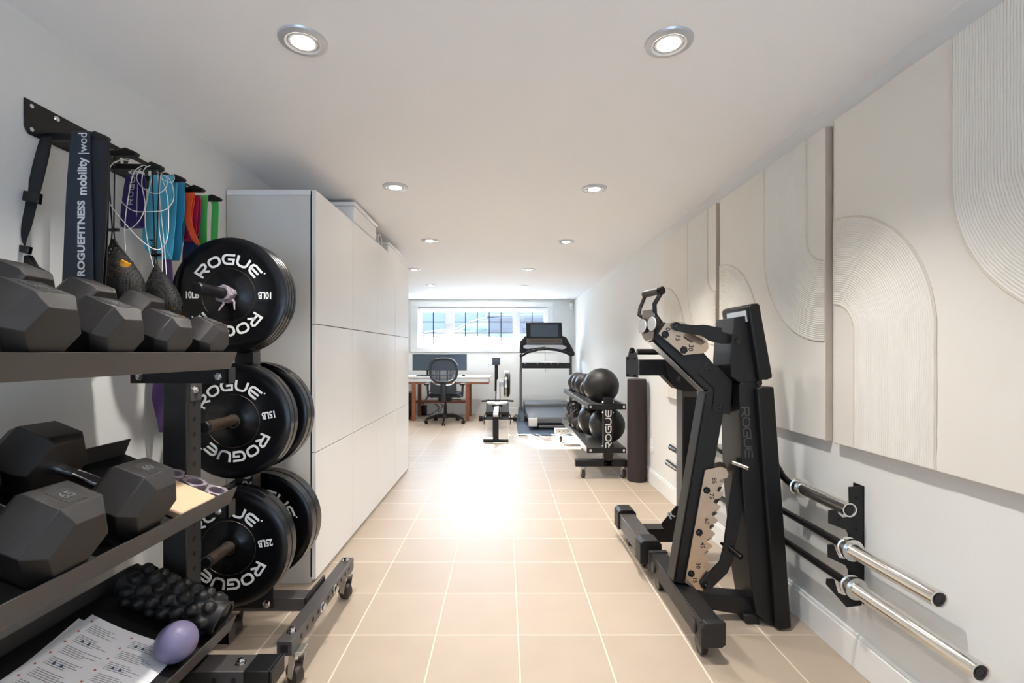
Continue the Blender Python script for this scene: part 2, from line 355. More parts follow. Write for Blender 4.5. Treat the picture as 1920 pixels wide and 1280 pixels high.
# recessed downlights
def downlight():
    t = thing('recessed_downlight', 'x', 'ceiling light', (0, 0, 0), 'recessed ceiling downlights')
    b = MB(); b.lathe([(.046, 0), (.046, -.006), (.054, -.010), (.072, -.006), (.0745, 0)], seg=36); b.build('trim_ring', 'silver', t, smooth=True)
    b = MB(); b.lathe([(0, -.009), (.030, -.0085), (.0335, -.004), (.034, 0)], seg=28); b.build('lens', 'lens', t, smooth=True)
    b = MB(); b.lathe([(.0335, -.001), (.036, -.007), (.043, -.007), (.046, -.002)], seg=28); b.build('gimbal', 'trim', t, smooth=True)
    return t
dl0 = downlight()
DLS = [(-.631, 1.483, 'nearest pair on the left, above the plate rack'), (.517, 1.49, 'nearest pair on the right, above the aisle'),
       (-.644, 2.79, 'second row, left, in front of the tall cabinets'), (.534, 2.82, 'second row, right, near the canvases'),
       (-.651, 4.13, 'third row, left, by the far end of the cabinets'), (.54, 4.17, 'third row, right, by the light streak'),
       (-1.06, 5.56, 'fourth row, left'), (.288, 5.56, 'fourth row, right'), (-1.07, 6.89, 'fifth row, left'), (.287, 6.95, 'fifth row, right'),
       (-1.12, 8.15, 'last row by the window, left'), (.305, 8.15, 'last row by the window, right')]
for i, (x, y, s_) in enumerate(DLS + [(-.63, .2, ''), (.52, .2, ''), (-.63, -1.1, ''), (.52, -1.1, '')]):  # last four: unseen fill lamps added out of view, without fixtures
    if i < len(DLS):
        o = dl0 if i == 0 else dup(dl0)
        o.location = (x, y, CEIL); o['label'] = 'round recessed ceiling light, ' + s_
    l = D.lights.new('downlight_and_fill_lamp', 'SPOT'); l.energy = LAMP_POWER * (.2 if y < 0 else .45 if y < 1 else 1.0 if y < 5 else .7); l.spot_size = R(88 if i in (2, 4) else 116); l.spot_blend = 1; l.shadow_soft_size = .03; l.color = (1, .955, .9)
    lo = D.objects.new('downlight_and_fill_lamp', l); COL.objects.link(lo); lo.location = (x, y, CEIL - .045)
    if i in (2, 4): lo.rotation_euler = (0, R(-20), 0)      # these gimbals are turned away from the cabinet doors

# motion sensor and outlet
t = thing('motion_sensor', 'small white motion sensor high in the far right corner', 'sensor', (1.22, YB - .03, 1.97))
b = MB(); b.box(1.2, 1.262, YB - .05, YB, 1.93, 2.06); b.build('housing', 'plastic', t, bevel=.008); b = MB(); b.box(1.21, 1.252, YB - .056, YB - .049, 1.95, 1.99); b.build('lens', 'silver', t, bevel=.003)
t = thing('wall_outlet', 'white electrical outlet on the right wall above the baseboard', 'outlet', (WR, 4.13, .33))
b = MB(); b.box(WR - .006, WR, 4.09, 4.165, .27, .39); b.build('cover_plate', 'trim', t, bevel=.002)
for z in (.305, .355): b = MB(); b.box(WR - .009, WR - .005, 4.11, 4.145, z - .017, z + .017); b.build('socket', 'plastic', t, bevel=.002)

# ------------------------------------------------------------------ outside the window
b = MB(); n = 40
for i in range(n):
    for j in range(26):
        pass
vs = []; fs = []
for j in range(31):
    for i in range(61):
        X = -9 + 18 * i / 60; Y = YB + .32 + 16 * (j / 30) ** 1.3
        h = 1.22 + .28 * min(1, (Y - YB - .3) / 1.6) + .10 * noise.noise(Vector((X * .9, Y * .9, 0))) + .03 * noise.noise(Vector((X * 4, Y * 4, 3)))
        vs.append((X, Y, h))
for j in range(30):
    for i in range(60): k = j * 61 + i; fs.append((k, k + 1, k + 62, k + 61))
b._add(vs, fs); o = b.build('snow_bank', 'snow', smooth=True); tag(o, 'bright snow bank outside the basement window', 'snow', kind='stuff')
t = thing('parked_car', 'frosted parked car seen above the snow through the window', 'car', (1.0, 12.6, 1.45))
prof = [(-2.2, 1.3), (-2.15, 1.66), (-1.7, 1.75), (-1.25, 1.78), (-.95, 1.95), (-.6, 2.05), (0, 2.09), (1.2, 2.1), (2.6, 2.0), (3.4, 1.75), (3.5, 1.3)]
b = MB(); b.prism(prof, 12.4, 14.0); b.build('body', 'car', t, bevel=.06, bseg=3)
b = MB(); b.prism([(-1.12, 1.72), (-.9, 1.88), (-.82, 1.91), (-.82, 1.7)], 12.38, 12.41); b.build('quarter_window', 'carg', t)
b = MB(); b.prism([(-.78, 1.68), (-.78, 1.93), (-.6, 1.99), (-.46, 2.0), (-.46, 1.68)], 12.38, 12.41); b.build('front_window', 'carg', t)
b = MB(); b.prism([(-.4, 1.66), (-.4, 2.02), (.4, 2.05), (1.6, 2.04), (2.4, 1.96), (2.8, 1.7)], 12.38, 12.41); b.build('rear_window', 'carw', t)
b = MB(); b.box(-.5, 2.0, 12.42, 13.9, 2.075, 2.15); b.build('roof_snow', 'snow', t, bevel=.03)
t = thing('neighbour_house', 'pale blue-grey house front across the street behind the car', 'house', (0, 20, 0))
b = MB(); b.box(-12, 12, 20, 21, 0, 3.1); b.build('wall', 'house', t); b = MB(); b.poly([(-12.5, 19.6, 3.1), (12.5, 19.6, 3.1), (12.5, 22, 4.2), (-12.5, 22, 4.2)], (0, 0, .1)); b.build('roof', 'snow', t)

# ------------------------------------------------------------------ tall white cabinets
CX = -.939; ys = [2.355, 2.93, 3.5, 4.07, 4.63]; CT = 1.958
cl = ['nearest tall white cabinet, beside the stacked bumper plates', 'second tall white cabinet from the plate rack, under the large lidded bin',
      'third tall white cabinet from the plate rack', 'tall white cabinet farthest from the plate rack, nearest the desk']
for i in range(4):
    y0, y1 = ys[i], ys[i + 1]
    t = thing('tall_cabinet', cl[i], 'cabinet', (-1.16, (y0 + y1) / 2, 0), 'tall white storage cabinets')
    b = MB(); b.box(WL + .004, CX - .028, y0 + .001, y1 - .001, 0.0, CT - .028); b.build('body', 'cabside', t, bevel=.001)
    b = MB(); b.box(WL + .004, CX - .026, y0 - .001, y1 - .001, CT - .026, CT); b.build('top_panel', 'cab', t, bevel=.001)
    b = MB(); b.box(CX - .0275, CX - .021, y0 + .004, y1 - .004, .03, CT - .005); b.build('shadow_gap', 'gap', t)
    for z0, z1 in [(.02, .648), (.652, 1.288), (1.292, CT)]:
        b = MB(); b.box(CX - .0205, CX, y0 + .0015, y1 - .0015, z0, z1); b.build('door', 'cab', t, bevel=.0012)
t = thing('storage_bin', 'large glossy white lidded bin on top of the second tall cabinet', 'storage bin', (-1.15, 3.28, CT))
b = MB()
b.poly([(-1.33, 3.04, CT), (-.965, 3.04, CT), (-.965, 3.5, CT), (-1.33, 3.5, CT)], (0, 0, .02)); b.box(-1.35, -.955, 3.02, 3.53, CT + .02, CT + .125); b.build('tub', 'plastic', t, bevel=.018, bseg=4)
b = MB(); b.box(-1.36, -.945, 3.01, 3.54, CT + .125, CT + .15); b.build('lid', 'plastic', t, bevel=.009, bseg=3)
t = thing('storage_bin', 'smaller shallow white bin on top of the farthest cabinets', 'storage bin', (-1.12, 4.12, CT))
b = MB(); b.box(-1.34, -.955, 3.9, 4.38, CT, CT + .085); b.build('tub', 'plastic', t, bevel=.012, bseg=3)
b = MB(); b.box(-1.35, -.948, 3.89, 4.39, CT + .085, CT + .1); b.build('lid', 'plastic', t, bevel=.006)
b = MB()
for k in range(3):
    b.tube([(-.975 - .02 * k, 3.7 + .05 * math.cos(a), CT + .058 + .05 * math.sin(a)) for a in [2 * PI * i / 24 for i in range(25)]], .006, 6)
tag(b.build('coiled_cable', 'wire', smooth=True), 'small coil of white cable standing between the two white bins', 'cable')

# ------------------------------------------------------------------ canvases with ridged bows
CXF = 1.2536
def canvas_bow(kind):
    # returns path function r(t in 0..1 across) -> list of (d, z), d = distance from the far edge
    W_ = .908; zt, zb = 2.032, .806; pts = []
    def path(r):
        out = []
        if kind == 0:
            c = (0, 1.222)
            for k in range(25): a = PI / 2 - PI / 2 * k / 24; out.append((c[0] + r * math.cos(a), c[1] + r * math.sin(a)))
            for k in range(1, 13): out.append((r + .0, c[1] + (zb + .002 - c[1]) * k / 12))
        else:
            c = (W_, 1.622)
            for k in range(13): out.append((W_ - r, zt - .002 + (c[1] - zt + .002) * k / 12))
            for k in range(1, 25): a = PI + PI / 2 * k / 24; out.append((c[0] + r * math.cos(a), c[1] + r * math.sin(a)))
        return out
    return path
def make_canvas():
    t = thing('relief_canvas', 'x', 'wall art', (0, 0, 0), 'relief canvases on the right wall')
    # local: y = 0 at near edge ... far edge at +.908 (d = .908 - y)
    b = MB(); b.box(0, .03, 0, .908, .804, 2.034); o = b.build('canvas', 'canvas', t, bevel=.003)
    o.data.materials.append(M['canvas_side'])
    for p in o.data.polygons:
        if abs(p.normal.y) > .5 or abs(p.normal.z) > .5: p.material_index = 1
    for kind in (0, 1):
        path = canvas_bow(kind); r0, r1 = .11, .428; NR = 40; S = 4; rows = []
        for q in range(NR * S + 1):
            tt = q / (NR * S); r = r0 + (r1 - r0) * tt; pl = path(r); ridge = .0012 + .0022 * abs(math.sin(PI * q / S))
            row = []
            for k, (d, z) in enumerate(pl):
                wob = .0025 * noise.noise(Vector((k * .35, q * .02, kind * 9)))
                dd = min(.907, max(.0005, d + wob)); row.append(Vector((-ridge if 0 < q < NR * S else .001, .908 - dd, z)))
            rows.append(row)
        b = MB(); vs = [v for r_ in rows for v in r_]; m = len(rows[0])
        b._add(vs, [(i * m + j, i * m + j + 1, (i + 1) * m + j + 1, (i + 1) * m + j) for i in range(len(rows) - 1) for j in range(m - 1)])
        b.build('ridged_bow', 'plaster', t)
        b = MB()
        for r in (r0, r1):
            pl = path(r); b.tube([(-.0015, .908 - min(.905, max(.002, d + .003 * noise.noise(Vector((k * .5, r * 9, kind))))), z) for k, (d, z) in enumerate(pl)],
                                 [.0038 + .0016 * noise.noise(Vector((k * 1.3, r * 7, kind))) for k in range(len(pl))], 6)
        b.build('bow_edging', 'bead', t, smooth=True)
    return t
cv = make_canvas()
for i, (y, lb) in enumerate([(.896, 'nearest cream canvas with ridged bow shapes, above the barbells'), (1.852, 'middle cream canvas with ridged bow shapes, behind the bench pads'),
                             (2.81, 'farthest cream canvas with ridged bow shapes, partly behind the bench handle')]):
    o = cv if i == 0 else dup(cv)
    o.location = (CXF, y, 0); o['label'] = lb

# ------------------------------------------------------------------ small shared builders
def caster(parent, x, y, z_top, ang=0, r=.038, rot=None):
    c, s_ = math.cos(ang), math.sin(ang); ax = Vector((c, s_, 0)); fw = Vector((-s_, c, 0)); ctr = Vector((x, y, r)) + fw * .014
    b = MB(); b.box(x - .026, x + .026, y - .026, y + .026, z_top - .005, z_top); b.cyl((x, y, z_top - .018), (x, y, z_top - .005), .022, 20)
    for k in (-1, 1):
        o = ax * (k * .017); u = Vector((0, 0, 1))
        b.poly([ctr + o - fw * .012 - u * .01, ctr + o + fw * .014 - u * .01, Vector((x, y, z_top - .018)) + o + fw * .02, Vector((x, y, z_top - .018)) + o - fw * .02], ax * (k * .003))
    b.cyl(ctr - ax * .022, ctr + ax * .022, .006, 10)
    cb_ = b.build('caster', 'castm', parent, bevel=.001)
    b = MB(); b.lathe([(0, -.012), (.7 * r, -.012), (.78 * r, -.014), (r - .003, -.014), (r, -.009), (r, .009), (r - .003, .014), (.78 * r, .014), (.7 * r, .012), (0, .012)], ctr, ax, 28)
    b.build('wheel', 'castw', cb_, smooth=True)
def bolt(b, p, ax, r=.009, l=.008): b.pend.append((p, ax, r, l))
def bolt_(b, p, ax, r=.009, l=.008):
    p = Vector(p); ax = Vector(ax).normalized(); b.lathe([(0, l), (r * .8, l), (r, l * .8), (r, .002), (r * 1.45, .002), (r * 1.45, 0), (0, 0)], p, ax, 6)
    b.lathe([(0, l + .002), (r * .45, l + .002), (r * .45, l)], p, ax, 10)

# ------------------------------------------------------------------ storage rack with dumbbell trays and plate pegs
TH = R(22); cs, sn = math.cos(TH), math.sin(TH); NV = Vector((sn, 0, cs)); TV = Vector((-cs, 0, sn))
rack = thing('storage_rack', 'dark grey wheeled storage rack with three tilted trays and plate pegs', 'weight rack', (-1.05, 1.6, 0))
LIPX = -.885; lips = [1.15, .705, .284]; BPS = []
for zi, zt in enumerate(lips):
    Bp = Vector((LIPX - .06 * sn, 0, zt - .06 * cs)); BPS.append(Bp); th = .004
    A = Bp + TV * .385
    sec = [Bp, Bp + NV * .06, Bp + NV * .06 + Vector((-.004, 0, 0)), Bp + TV * th + NV * .02, A + NV * .02, A + NV * .075, A + NV * .075 + TV * th, A + TV * th + NV * .012, Bp + TV * .012 + NV * .012, Bp + TV * th]
    b = MB(); b.prism([(v.x, v.z) for v in sec[:5] + sec[5:]], .25, 1.569)
    sh = b.build('tray', 'shelfm', rack, bevel=.0015)
    l = MB(); q0 = Bp + TV * .006 + NV * .0205; q1 = Bp + TV * .38 + NV * .0205
    l.poly([q0 + Vector((0, .26, 0)), q1 + Vector((0, .26, 0)), q1 + Vector((0, 1.562, 0)), q0 + Vector((0, 1.562, 0))], NV * .003); l.build('rubber_liner', 'rubber', sh)
    if zi < 3:
        b = MB(); c0 = Bp + TV * .012; c1 = Bp + TV * .36; dz = Vector((0, 0, -.056))
        b.prism([(c0.x, c0.z), (c1.x, c1.z), (c1.x, c0.z - .052), (c0.x + .004, c0.z - .052)], 1.5700, 1.5745)
        b.box(c0.x - .004, c0.x + .004, 1.5700, 1.61, c0.z - .052, c0.z)
        br = b.build('tray_bracket', 'black', rack, bevel=.001)
        b = MB()
        for x in (c0.x - .03, c1.x + .03): bolt(b, (x, 1.5700, c0.z - .03), (0, -1, 0))
        b.build('bolt', 'chrome', br, smooth=True)
# near upright
UXL, UXR = -1.137, -1.057
b = MB(); b.box(UXL, UXR, 1.575, 1.651, .1, 1.075); up = b.build('upright', 'postshade', rack, bevel=.003)
b = MB()
for k in range(18):
    z = .16 + k * .0508; b.cyl((UXR - .002, 1.613, z), (UXR + .0006, 1.613, z), .0085, 16)
b.build('hole', 'rubber', up)
b = MB(); b.box(UXR, UXR + .004, 1.59, 1.648, .985, 1.055); b.build('gusset', 'shelfm', rack, bevel=.001)
b = MB(); bolt(b, (UXR + .004, 1.615, 1.02), (1, 0, 0), .011, .01); b.build('bolt', 'chrome', rack, smooth=True)
# base
b = MB(); b.box(-1.34, -.722, 1.45, 1.535, .118, .172); o = b.build('foot_beam', 'shelfm', rack, bevel=.003)
b = MB(); b.box(-.722, -.712, 1.449, 1.536, .117, .173); b.box(-.80, -.722, 1.448, 1.5365, .116, .1735); b.build('end_cap', 'black', o, bevel=.003)
b = MB()
for x in (-.8, -.86): b.cyl((x - .03, 1.4495, .145), (x - .03, 1.452, .145), .008, 14)
b.build('hole', 'gap', o)
b = MB(); bolt(b, (-.83, 1.49, .172), (0, 0, 1), .012, .014); b.build('bolt', 'chrome', o, smooth=True)
b = MB(); b.box(-1.13, -1.06, 1.535, 1.6, .118, .172); b.build('tie_beam', 'black', rack, bevel=.003)
b = MB(); b.box(-.764, -.712, 1.586, 2.237, .132, .182); o = b.build('side_rail', 'shelfm', rack, bevel=.003)
b = MB()
for k in range(11): y = 1.66 + k * .0508; b.cyl((-.7125, y, .157), (-.7112, y, .157), .0085, 14)
b.cyl((-.738, 1.5855, .157), (-.738, 1.587, .157), .018, 4); b.build('hole', 'gap', o)
b = MB(); bolt(b, (-.738, 1.64, .182), (0, 0, 1), .012, .014); bolt(b, (-.738, 2.205, .182), (0, 0, 1), .012, .014)
for y in (1.845, 1.985): bolt(b, (-.712, y, .158), (1, 0, 0), .014, .014)
b.build('bolt', 'chrome', o, smooth=True)
b = MB(); b.box(-1.1, -.77, 1.885, 1.955, .118, .17); o = b.build('cross_beam', 'shelfm', rack, bevel=.003)
b = MB(); b.box(-.774, -.764, 1.83, 2.02, .10, .2); b.build('joint_plate', 'black', o, bevel=.002)
b = MB(); b.ppx([(470, 1085), (512, 1100), (512, 1140), (440, 1140)], 1.8795, .005); b.build('joint_plate', 'black', o, bevel=.002)
b = MB(); bolt(b, P(500, 1132, 1.8795), (0, -1, 0), .012, .01); b.build('bolt', 'chrome', o, smooth=True)
caster(rack, -.716, 1.635, .13, .95); caster(rack, -.735, 2.21, .13, 1.0); caster(rack, -.78, 1.50, .116, 1.2); caster(rack, -1.25, 1.50, .116, 1.2)
caster(rack, -1.09, 1.93, .117, .9)
# plate upright and pegs
PX = [-1.069, -1.055, -1.048]; PZ = [1.373, .885, .41]
b = MB(); b.box(-1.098, -1.022, 1.925, 1.985, .17, 1.15); up2 = b.build('upright', 'postshade', rack, bevel=.003)
b = MB(); b.box(-1.098, -1.022, 1.927, 1.983, 1.1502, 1.43); b.build('upright_top', 'black', rack, bevel=.003)
b = MB(); word(b, lambda u, v, d: Vector((-1.028 - v, 1.9247 - d, .58 + u)), .04); b.build('lettering', 'white', up2)
for i in range(3):
    b = MB(); y0 = 1.642 if i == 0 else 1.662
    b.lathe([(0, 0), (.016, 0), (.0205, .004), (.0205, 1.925 - y0)], (PX[i], y0, PZ[i]), (0, 1, 0), 28); o = b.build('plate_peg', 'peg' if i else 'black', rack, smooth=True)
    b = MB(); b.lathe([(0, -.001), (.018, 0), (.0215, .004), (.0215, .012), (.0206, .012)], (PX[i], y0 - .0008, PZ[i]), (0, 1, 0), 28); b.build('end_cap', 'black', o, smooth=True)
    if i: b = MB(); b.lathe([(.0205, 0), (.0205, .16)], (PX[i], 1.985, PZ[i]), (0, 1, 0), 20); b.build('plate_peg', 'peg', rack, smooth=True)

# bumper plates
def make_plate(tk, wt, rotd, tag_):
    t = thing('bumper_plate', 'x', 'weight plate', (0, 0, 0), 'black bumper plates on the rack pegs')
    h = tk / 2
    prof = [(.026, -h), (.055, -h), (.057, -h + .0015), (.178, -h + .0015), (.185, -h), (.218, -h), (.225, -h + .005), (.225, h - .005), (.218, h), (.185, h), (.178, h - .0015), (.057, h - .0015), (.055, h), (.026, h)]
    b = MB(); b.lathe(prof, ax=(0, 1, 0), seg=72, close=True); disc = b.build('disc', 'plate', t, smooth=True)
    b = MB(); b.lathe([(.0232, -h - .0008), (.0275, -h - .0008), (.0275, h), (.0232, h)], ax=(0, 1, 0), seg=32, close=True); b.build('steel_hub', 'steel', t, smooth=True)
    b = MB(); b.lathe([(.1025, -h + .0012), (.1032, -h + .0002), (.1039, -h + .0012)], ax=(0, 1, 0), seg=72); b.build('ring_line', 'peg', t, smooth=True)
    b = MB(); r0 = .118; H = .042
    for half in (0, PI):
        for i, c in enumerate('ROGUE'):
            a0 = (2 - i) * R(23.5) + half + R(rotd)
            def mp(u, v, d, a0=a0):
                rr = r0 + v; a = a0 - (u - .6 * H) / (r0 + .5 * H) + PI / 2; return Vector((rr * math.cos(a), -h + .0014 - d, rr * math.sin(a)))
            for pl in GLY[c]: b.stroke([(x * H * 1.0, y * H) for x, y in pl], .2 * H, mp, .0012, closed=(c == 'O'))
        a1 = R(rotd) + half + PI - .0
        if wt:
            def mq(u, v, d, a1=a1):
                th_ = R(rotd) + (0 if abs(half) < 1e-6 else PI); x, z = -.142 + u, v
                return Vector((x * math.cos(th_) - z * math.sin(th_), -h + .0014 - d, x * math.sin(th_) + z * math.cos(th_)))
            b.text(wt, .037, mq, .0012, .03, .72)
    # registered dots
        for half2 in (half,):
            a = -R(59) + PI / 2 + half2 + R(rotd); c = Vector((.163 * math.cos(a), -h + .0014, .163 * math.sin(a))); b.lathe([(0, .0012), (.003, .0012), (.003, 0)], c, (0, -1, 0), 12)
    b.build('lettering', 'white', disc)
    return t
def stack(y0, tk, n, i, wt, rotd, labels):
    p0 = make_plate(tk - .001, wt, rotd, '')
    for k in range(n):
        o = p0 if k == 0 else dup(p0)
        o.location = (PX[i], y0 + tk / 2 + k * tk, PZ[i] - .0025); o['label'] = labels[k]
stack(1.833, .0228, 4, 0, '10LB', 0, ['front black plate marked 10LB on the top peg, facing the aisle end', 'second black plate on the top peg, behind the one with the collar', 'third black plate on the top peg', 'rearmost black plate on the top peg, against the upright'])
stack(1.838, .036, 2, 1, '15LB', 10, ['front black plate marked 15LB on the middle peg', 'black plate directly behind the 15LB front plate on the middle peg'])
stack(1.995, .040, 2, 1, '', 25, ['black plate behind the upright on the middle peg, nearer the upright', 'rearmost plate of the middle peg, nearest the cabinet'])
stack(1.795, .042, 2, 2, '25LB', 8, ['front black plate marked 25LB on the bottom peg', 'black plate directly behind the 25LB front plate on the bottom peg'])
stack(2.025, .055, 2, 2, '', -18, ['thick black plate behind the upright on the bottom peg, nearer the upright', 'rearmost thick plate of the bottom peg, touching the cabinet end'])
# lock collars
def make_collar():
    t = thing('barbell_collar', 'x', 'collar', (0, 0, 0), 'metal barbell collars')
    b = MB(); outer = []; seg = 24
    for k in range(seg): outer.append(.040 if k % 6 in (0, 1, 2) else .034)
    vs = []
    for y in (-.012, .012):
        for k in range(seg):
            a = 2 * PI * k / seg; vs.append((outer[k] * math.cos(a), y, outer[k] * math.sin(a)))
        for k in range(seg):
            a = 2 * PI * k / seg; vs.append((.0255 * math.cos(a), y, .0255 * math.sin(a)))
    fs = []; n = seg
    for k in range(n):
        j = (k + 1) % n; fs += [(k, j, n + j, n + k), (2 * n + k, 3 * n + k, 3 * n + j, 2 * n + j), (k, 2 * n + k, 2 * n + j, j), (n + k, n + j, 3 * n + j, 3 * n + k)]
    b._add(vs, fs); b.build('ring', 'clampm', t, bevel=.0015)
    b = MB(); b.tube([(.026, 0, -.026), (.034, 0, -.035), (.036, -.004, -.05), (.04, -.008, -.07)], [.007, .005, .004, .003], 8); b.build('lever', 'clampm', t, smooth=True)
    return t
co = make_collar(); co.location = (PX[0], 1.822, PZ[0]); co.scale = (.86,) * 3; co['label'] = 'metal lock collar on the top plate peg in front of the 10LB plate'
dup(co, (PX[0], 1.797, PZ[0]), 'second lock collar on the top plate peg, nearer its end', .84, (0, R(40), 0))
n2 = NV
def tray_pt(i, t_, Y, hh=.0235): return BPS[i] + TV * t_ + NV * (hh) + Vector((0, Y, 0))
for k, (px, py, lb) in enumerate([(342, 893, 'loose metal collar on the middle tray, nearest the upright'), (372, 908, 'loose metal collar on the middle tray, centre of the row of three'), (402, 922, 'loose metal collar on the middle tray, nearest the tray corner')]):
    p = tray_pt(1, (.19, .115, .04)[k], 1.527, .0235 + .0112)
    dup(co, p, lb, .9, (PI / 2, 0, 0)).rotation_euler = (Matrix.Rotation(TH, 3, 'Y') @ Matrix.Rotation(PI / 2, 3, 'X') @ Matrix.Rotation(R(40 * k), 3, 'Y')).to_euler()
# wooden block
t = thing('wooden_block', 'pale wooden board with rounded corners lying on the middle tray', 'board', tuple(tray_pt(1, .14, 1.42)))
b = MB(); c = [(.012, 1.325), (.012, 1.484), (.2, 1.484), (.2, 1.325)]
b.poly([tray_pt(1, a, y, .0237) for a, y in c], NV * .026); b.build('board', 'blockw', t, bevel=.008, bseg=4)

# ------------------------------------------------------------------ hex dumbbells
def dumbbell(s, hl, sep, Y, tray, lab, num, off=.008):
    t = thing('hex_dumbbell', lab, 'dumbbell', (0, 0, 0), 'hex dumbbells on the rack')
    r = s / 2 / math.cos(PI / 6)
    def head(x0, x1, out):
        b = MB(); ch_ = s * .18; secs = [(x0, .84), (x0 + ch_ * .6, 1.0), (x1 - ch_, 1.0), (x1, .69)] if out else [(x0, .69), (x0 + ch_, 1), (x1 - ch_ * .6, 1), (x1, .84)]
        rings = []
        for x, k in secs: rings.append([b.bm.verts.new((x, r * k * math.cos(PI / 3 * i), r * k * math.sin(PI / 3 * i))) for i in range(6)])
        for A_, B_ in zip(rings, rings[1:]):
            for i in range(6): b.bm.faces.new([A_[i], A_[(i + 1) % 6], B_[(i + 1) % 6], B_[i]])
        b.bm.faces.new(rings[0]); b.bm.faces.new(rings[-1])
        return b
    a = sep / 2; h1 = head(a - hl / 2, a + hl / 2, True).build('head', 'hex', t, bevel=.0018)
    head(-a - hl / 2, -a + hl / 2, False).build('head', 'hex', t, bevel=.0018)
    b = MB(); zz = s / 2 - .0006
    b.box(a - .026, a + .026, -.022, .022, zz, zz + .0012); o = b.build('number_panel', 'hexd', h1)
    b = MB(); b.text(num, .03, lambda u, v, d: Vector((a - v, u, zz + .0012 + d)), .0008, .02); b.build('number', 'trgrey', o)
    g = a - hl / 2 + .004
    b = MB(); b.lathe([(.016, -g), (.016, -g + .012), (.0125, -g + .02), (.015, -.03), (.0155, 0), (.015, .03), (.0125, g - .02), (.016, g - .012), (.016, g)], ax=(1, 0, 0), seg=24); b.build('handle', 'chrome', t, smooth=True)
    c = BPS[tray] + TV * (off + hl / 2 + sep / 2) + NV * (.0238 + s / 2) + Vector((0, Y, 0))
    t.location = c; t.rotation_euler = (0, TH, 0)
    return t
dumbbell(.118, .092, .225, 1.47, 0, 'smallest hex dumbbell on the top tray, at the end beside the plates', '25')
dumbbell(.124, .10, .235, 1.29, 0, 'second hex dumbbell from the plates on the top tray', '30')
dumbbell(.134, .108, .24, 1.105, 0, 'third hex dumbbell from the plates on the top tray', '35')
dumbbell(.146, .115, .25, .925, 0, 'largest hex dumbbell on the top tray, at the left edge of the photo', '40')
dumbbell(.170, .125, .27, 1.2, 1, 'heavy hex dumbbell on the middle tray beside the wooden board', '60', .012)
dumbbell(.170, .13, .27, .975, 1, 'heavy hex dumbbell on the middle tray at the left edge of the photo', '65', .006)

# things on the lowest tray
t = thing('massage_roller', 'black knobbly massage roller lying across the lowest tray', 'foam roller', tuple(tray_pt(2, .17, 1.49)))
b = MB(); NU, NVv = 84, 96; rr0 = .055; Lr = .325; base = tray_pt(2, .012, 1.49, .0237 + .062); vs = []
ex = TV; ey = Vector((0, 1, 0)); ez = NV
def knob(u, a):
    best = 0; rows = 8
    ru = u * rows
    for k in (math.floor(ru), math.floor(ru) + 1):
        if k < 1 or k > rows - 1: continue
        na = 7; ph = (k % 2) * .5
        x = a / (2 * PI) * na - ph; da = (x - round(x)) * 2 * PI / na * rr0; du = (ru - k) / rows * Lr
        d = math.hypot(da, du) / .0215
        if d < 1: best = max(best, min(1, (1 - d) * 1.9) ** .8)
    return best
for i in range(NU + 1):
    u = i / NU
    for j in range(NVv):
        a = 2 * PI * j / NVv; r = rr0 - .006 + .0165 * knob(u, a)
        vs.append(base + ex * (u * Lr) + (ey * math.cos(a) + ez * math.sin(a)) * r)
fs = [(i * NVv + j, i * NVv + (j + 1) % NVv, (i + 1) * NVv + (j + 1) % NVv, (i + 1) * NVv + j) for i in range(NU) for j in range(NVv)]
b._add(vs, fs); b.lathe([(rr0 - .003, 0), (rr0 - .004, -.002), (rr0 - .012, -.002), (rr0 - .012, .01)], base, ex, 48)
b.build('knobbly_sleeve', 'rubber', t, smooth=True)
b = MB(); b.lathe([(rr0 - .012, .002), (0, .006)], base, ex, 48); b.lathe([(rr0 - .005, Lr), (0, Lr)], base, ex, 48); b.build('core', 'blackg', t, smooth=True)
b = MB(); c = tray_pt(2, .062, 1.352, .0237 + .054); b.sphere(c, .054, 40, 24); tag(b.build('massage_ball', 'purple', smooth=True), 'lilac massage ball resting on the papers against the tray lip', 'ball')
t = thing('instruction_sheets', 'stack of printed exercise instruction sheets curling on the lowest tray', 'papers', tuple(tray_pt(2, .15, 1.2)))
def sheet(dx, name, rot, lift):
    rows = []; n = 18
    for i in range(n + 1):
        u = i / n; row = []
        for j in range(n + 1):
            v = j / n; a = .018 + (.028 - .0) + u * .27; y = 1.04 + v * .34 + dx
            cy = (u - .5); cx2 = (v - .5); a2 = a * 1 + rot * cx2; y2 = y - rot * cy
            hz = .0245 + lift + .010 * u * u + .006 * abs(cx2) ** 2 * 4 * u + .002 * math.sin(u * 7)
            row.append(tray_pt(2, a2, y2, hz))
        rows.append(row)
    return rows
for nm, dx, rot, lf in [('sheet', -.012, .05, 0.0), ('sheet', 0, .02, .0022)]:
    rows = sheet(dx, nm, rot, lf); n = 19; b = MB(); vs = [v for r in rows for v in r]; vt = [v + NV * .0008 for v in vs]; N = n * n
    fs = [(i * n + j, i * n + j + 1, (i + 1) * n + j + 1, (i + 1) * n + j) for i in range(n - 1) for j in range(n - 1)]
    b._add(vs + vt, fs + [tuple(k + N for k in f) for f in fs]); so_ = b.build(nm, 'paper', t, smooth=True)
def on_sheet(u, v, h):
    n = 18; i = min(n - 1, int(u * n)); j = min(n - 1, int(v * n)); fu = u * n - i; fv = v * n - j
    p = rows[i][j] * (1 - fu) * (1 - fv) + rows[i + 1][j] * fu * (1 - fv) + rows[i][j + 1] * (1 - fu) * fv + rows[i + 1][j + 1] * fu * fv
    return p + NV * (.0011 + h)
b = MB(); rb = MB(); bb = MB()
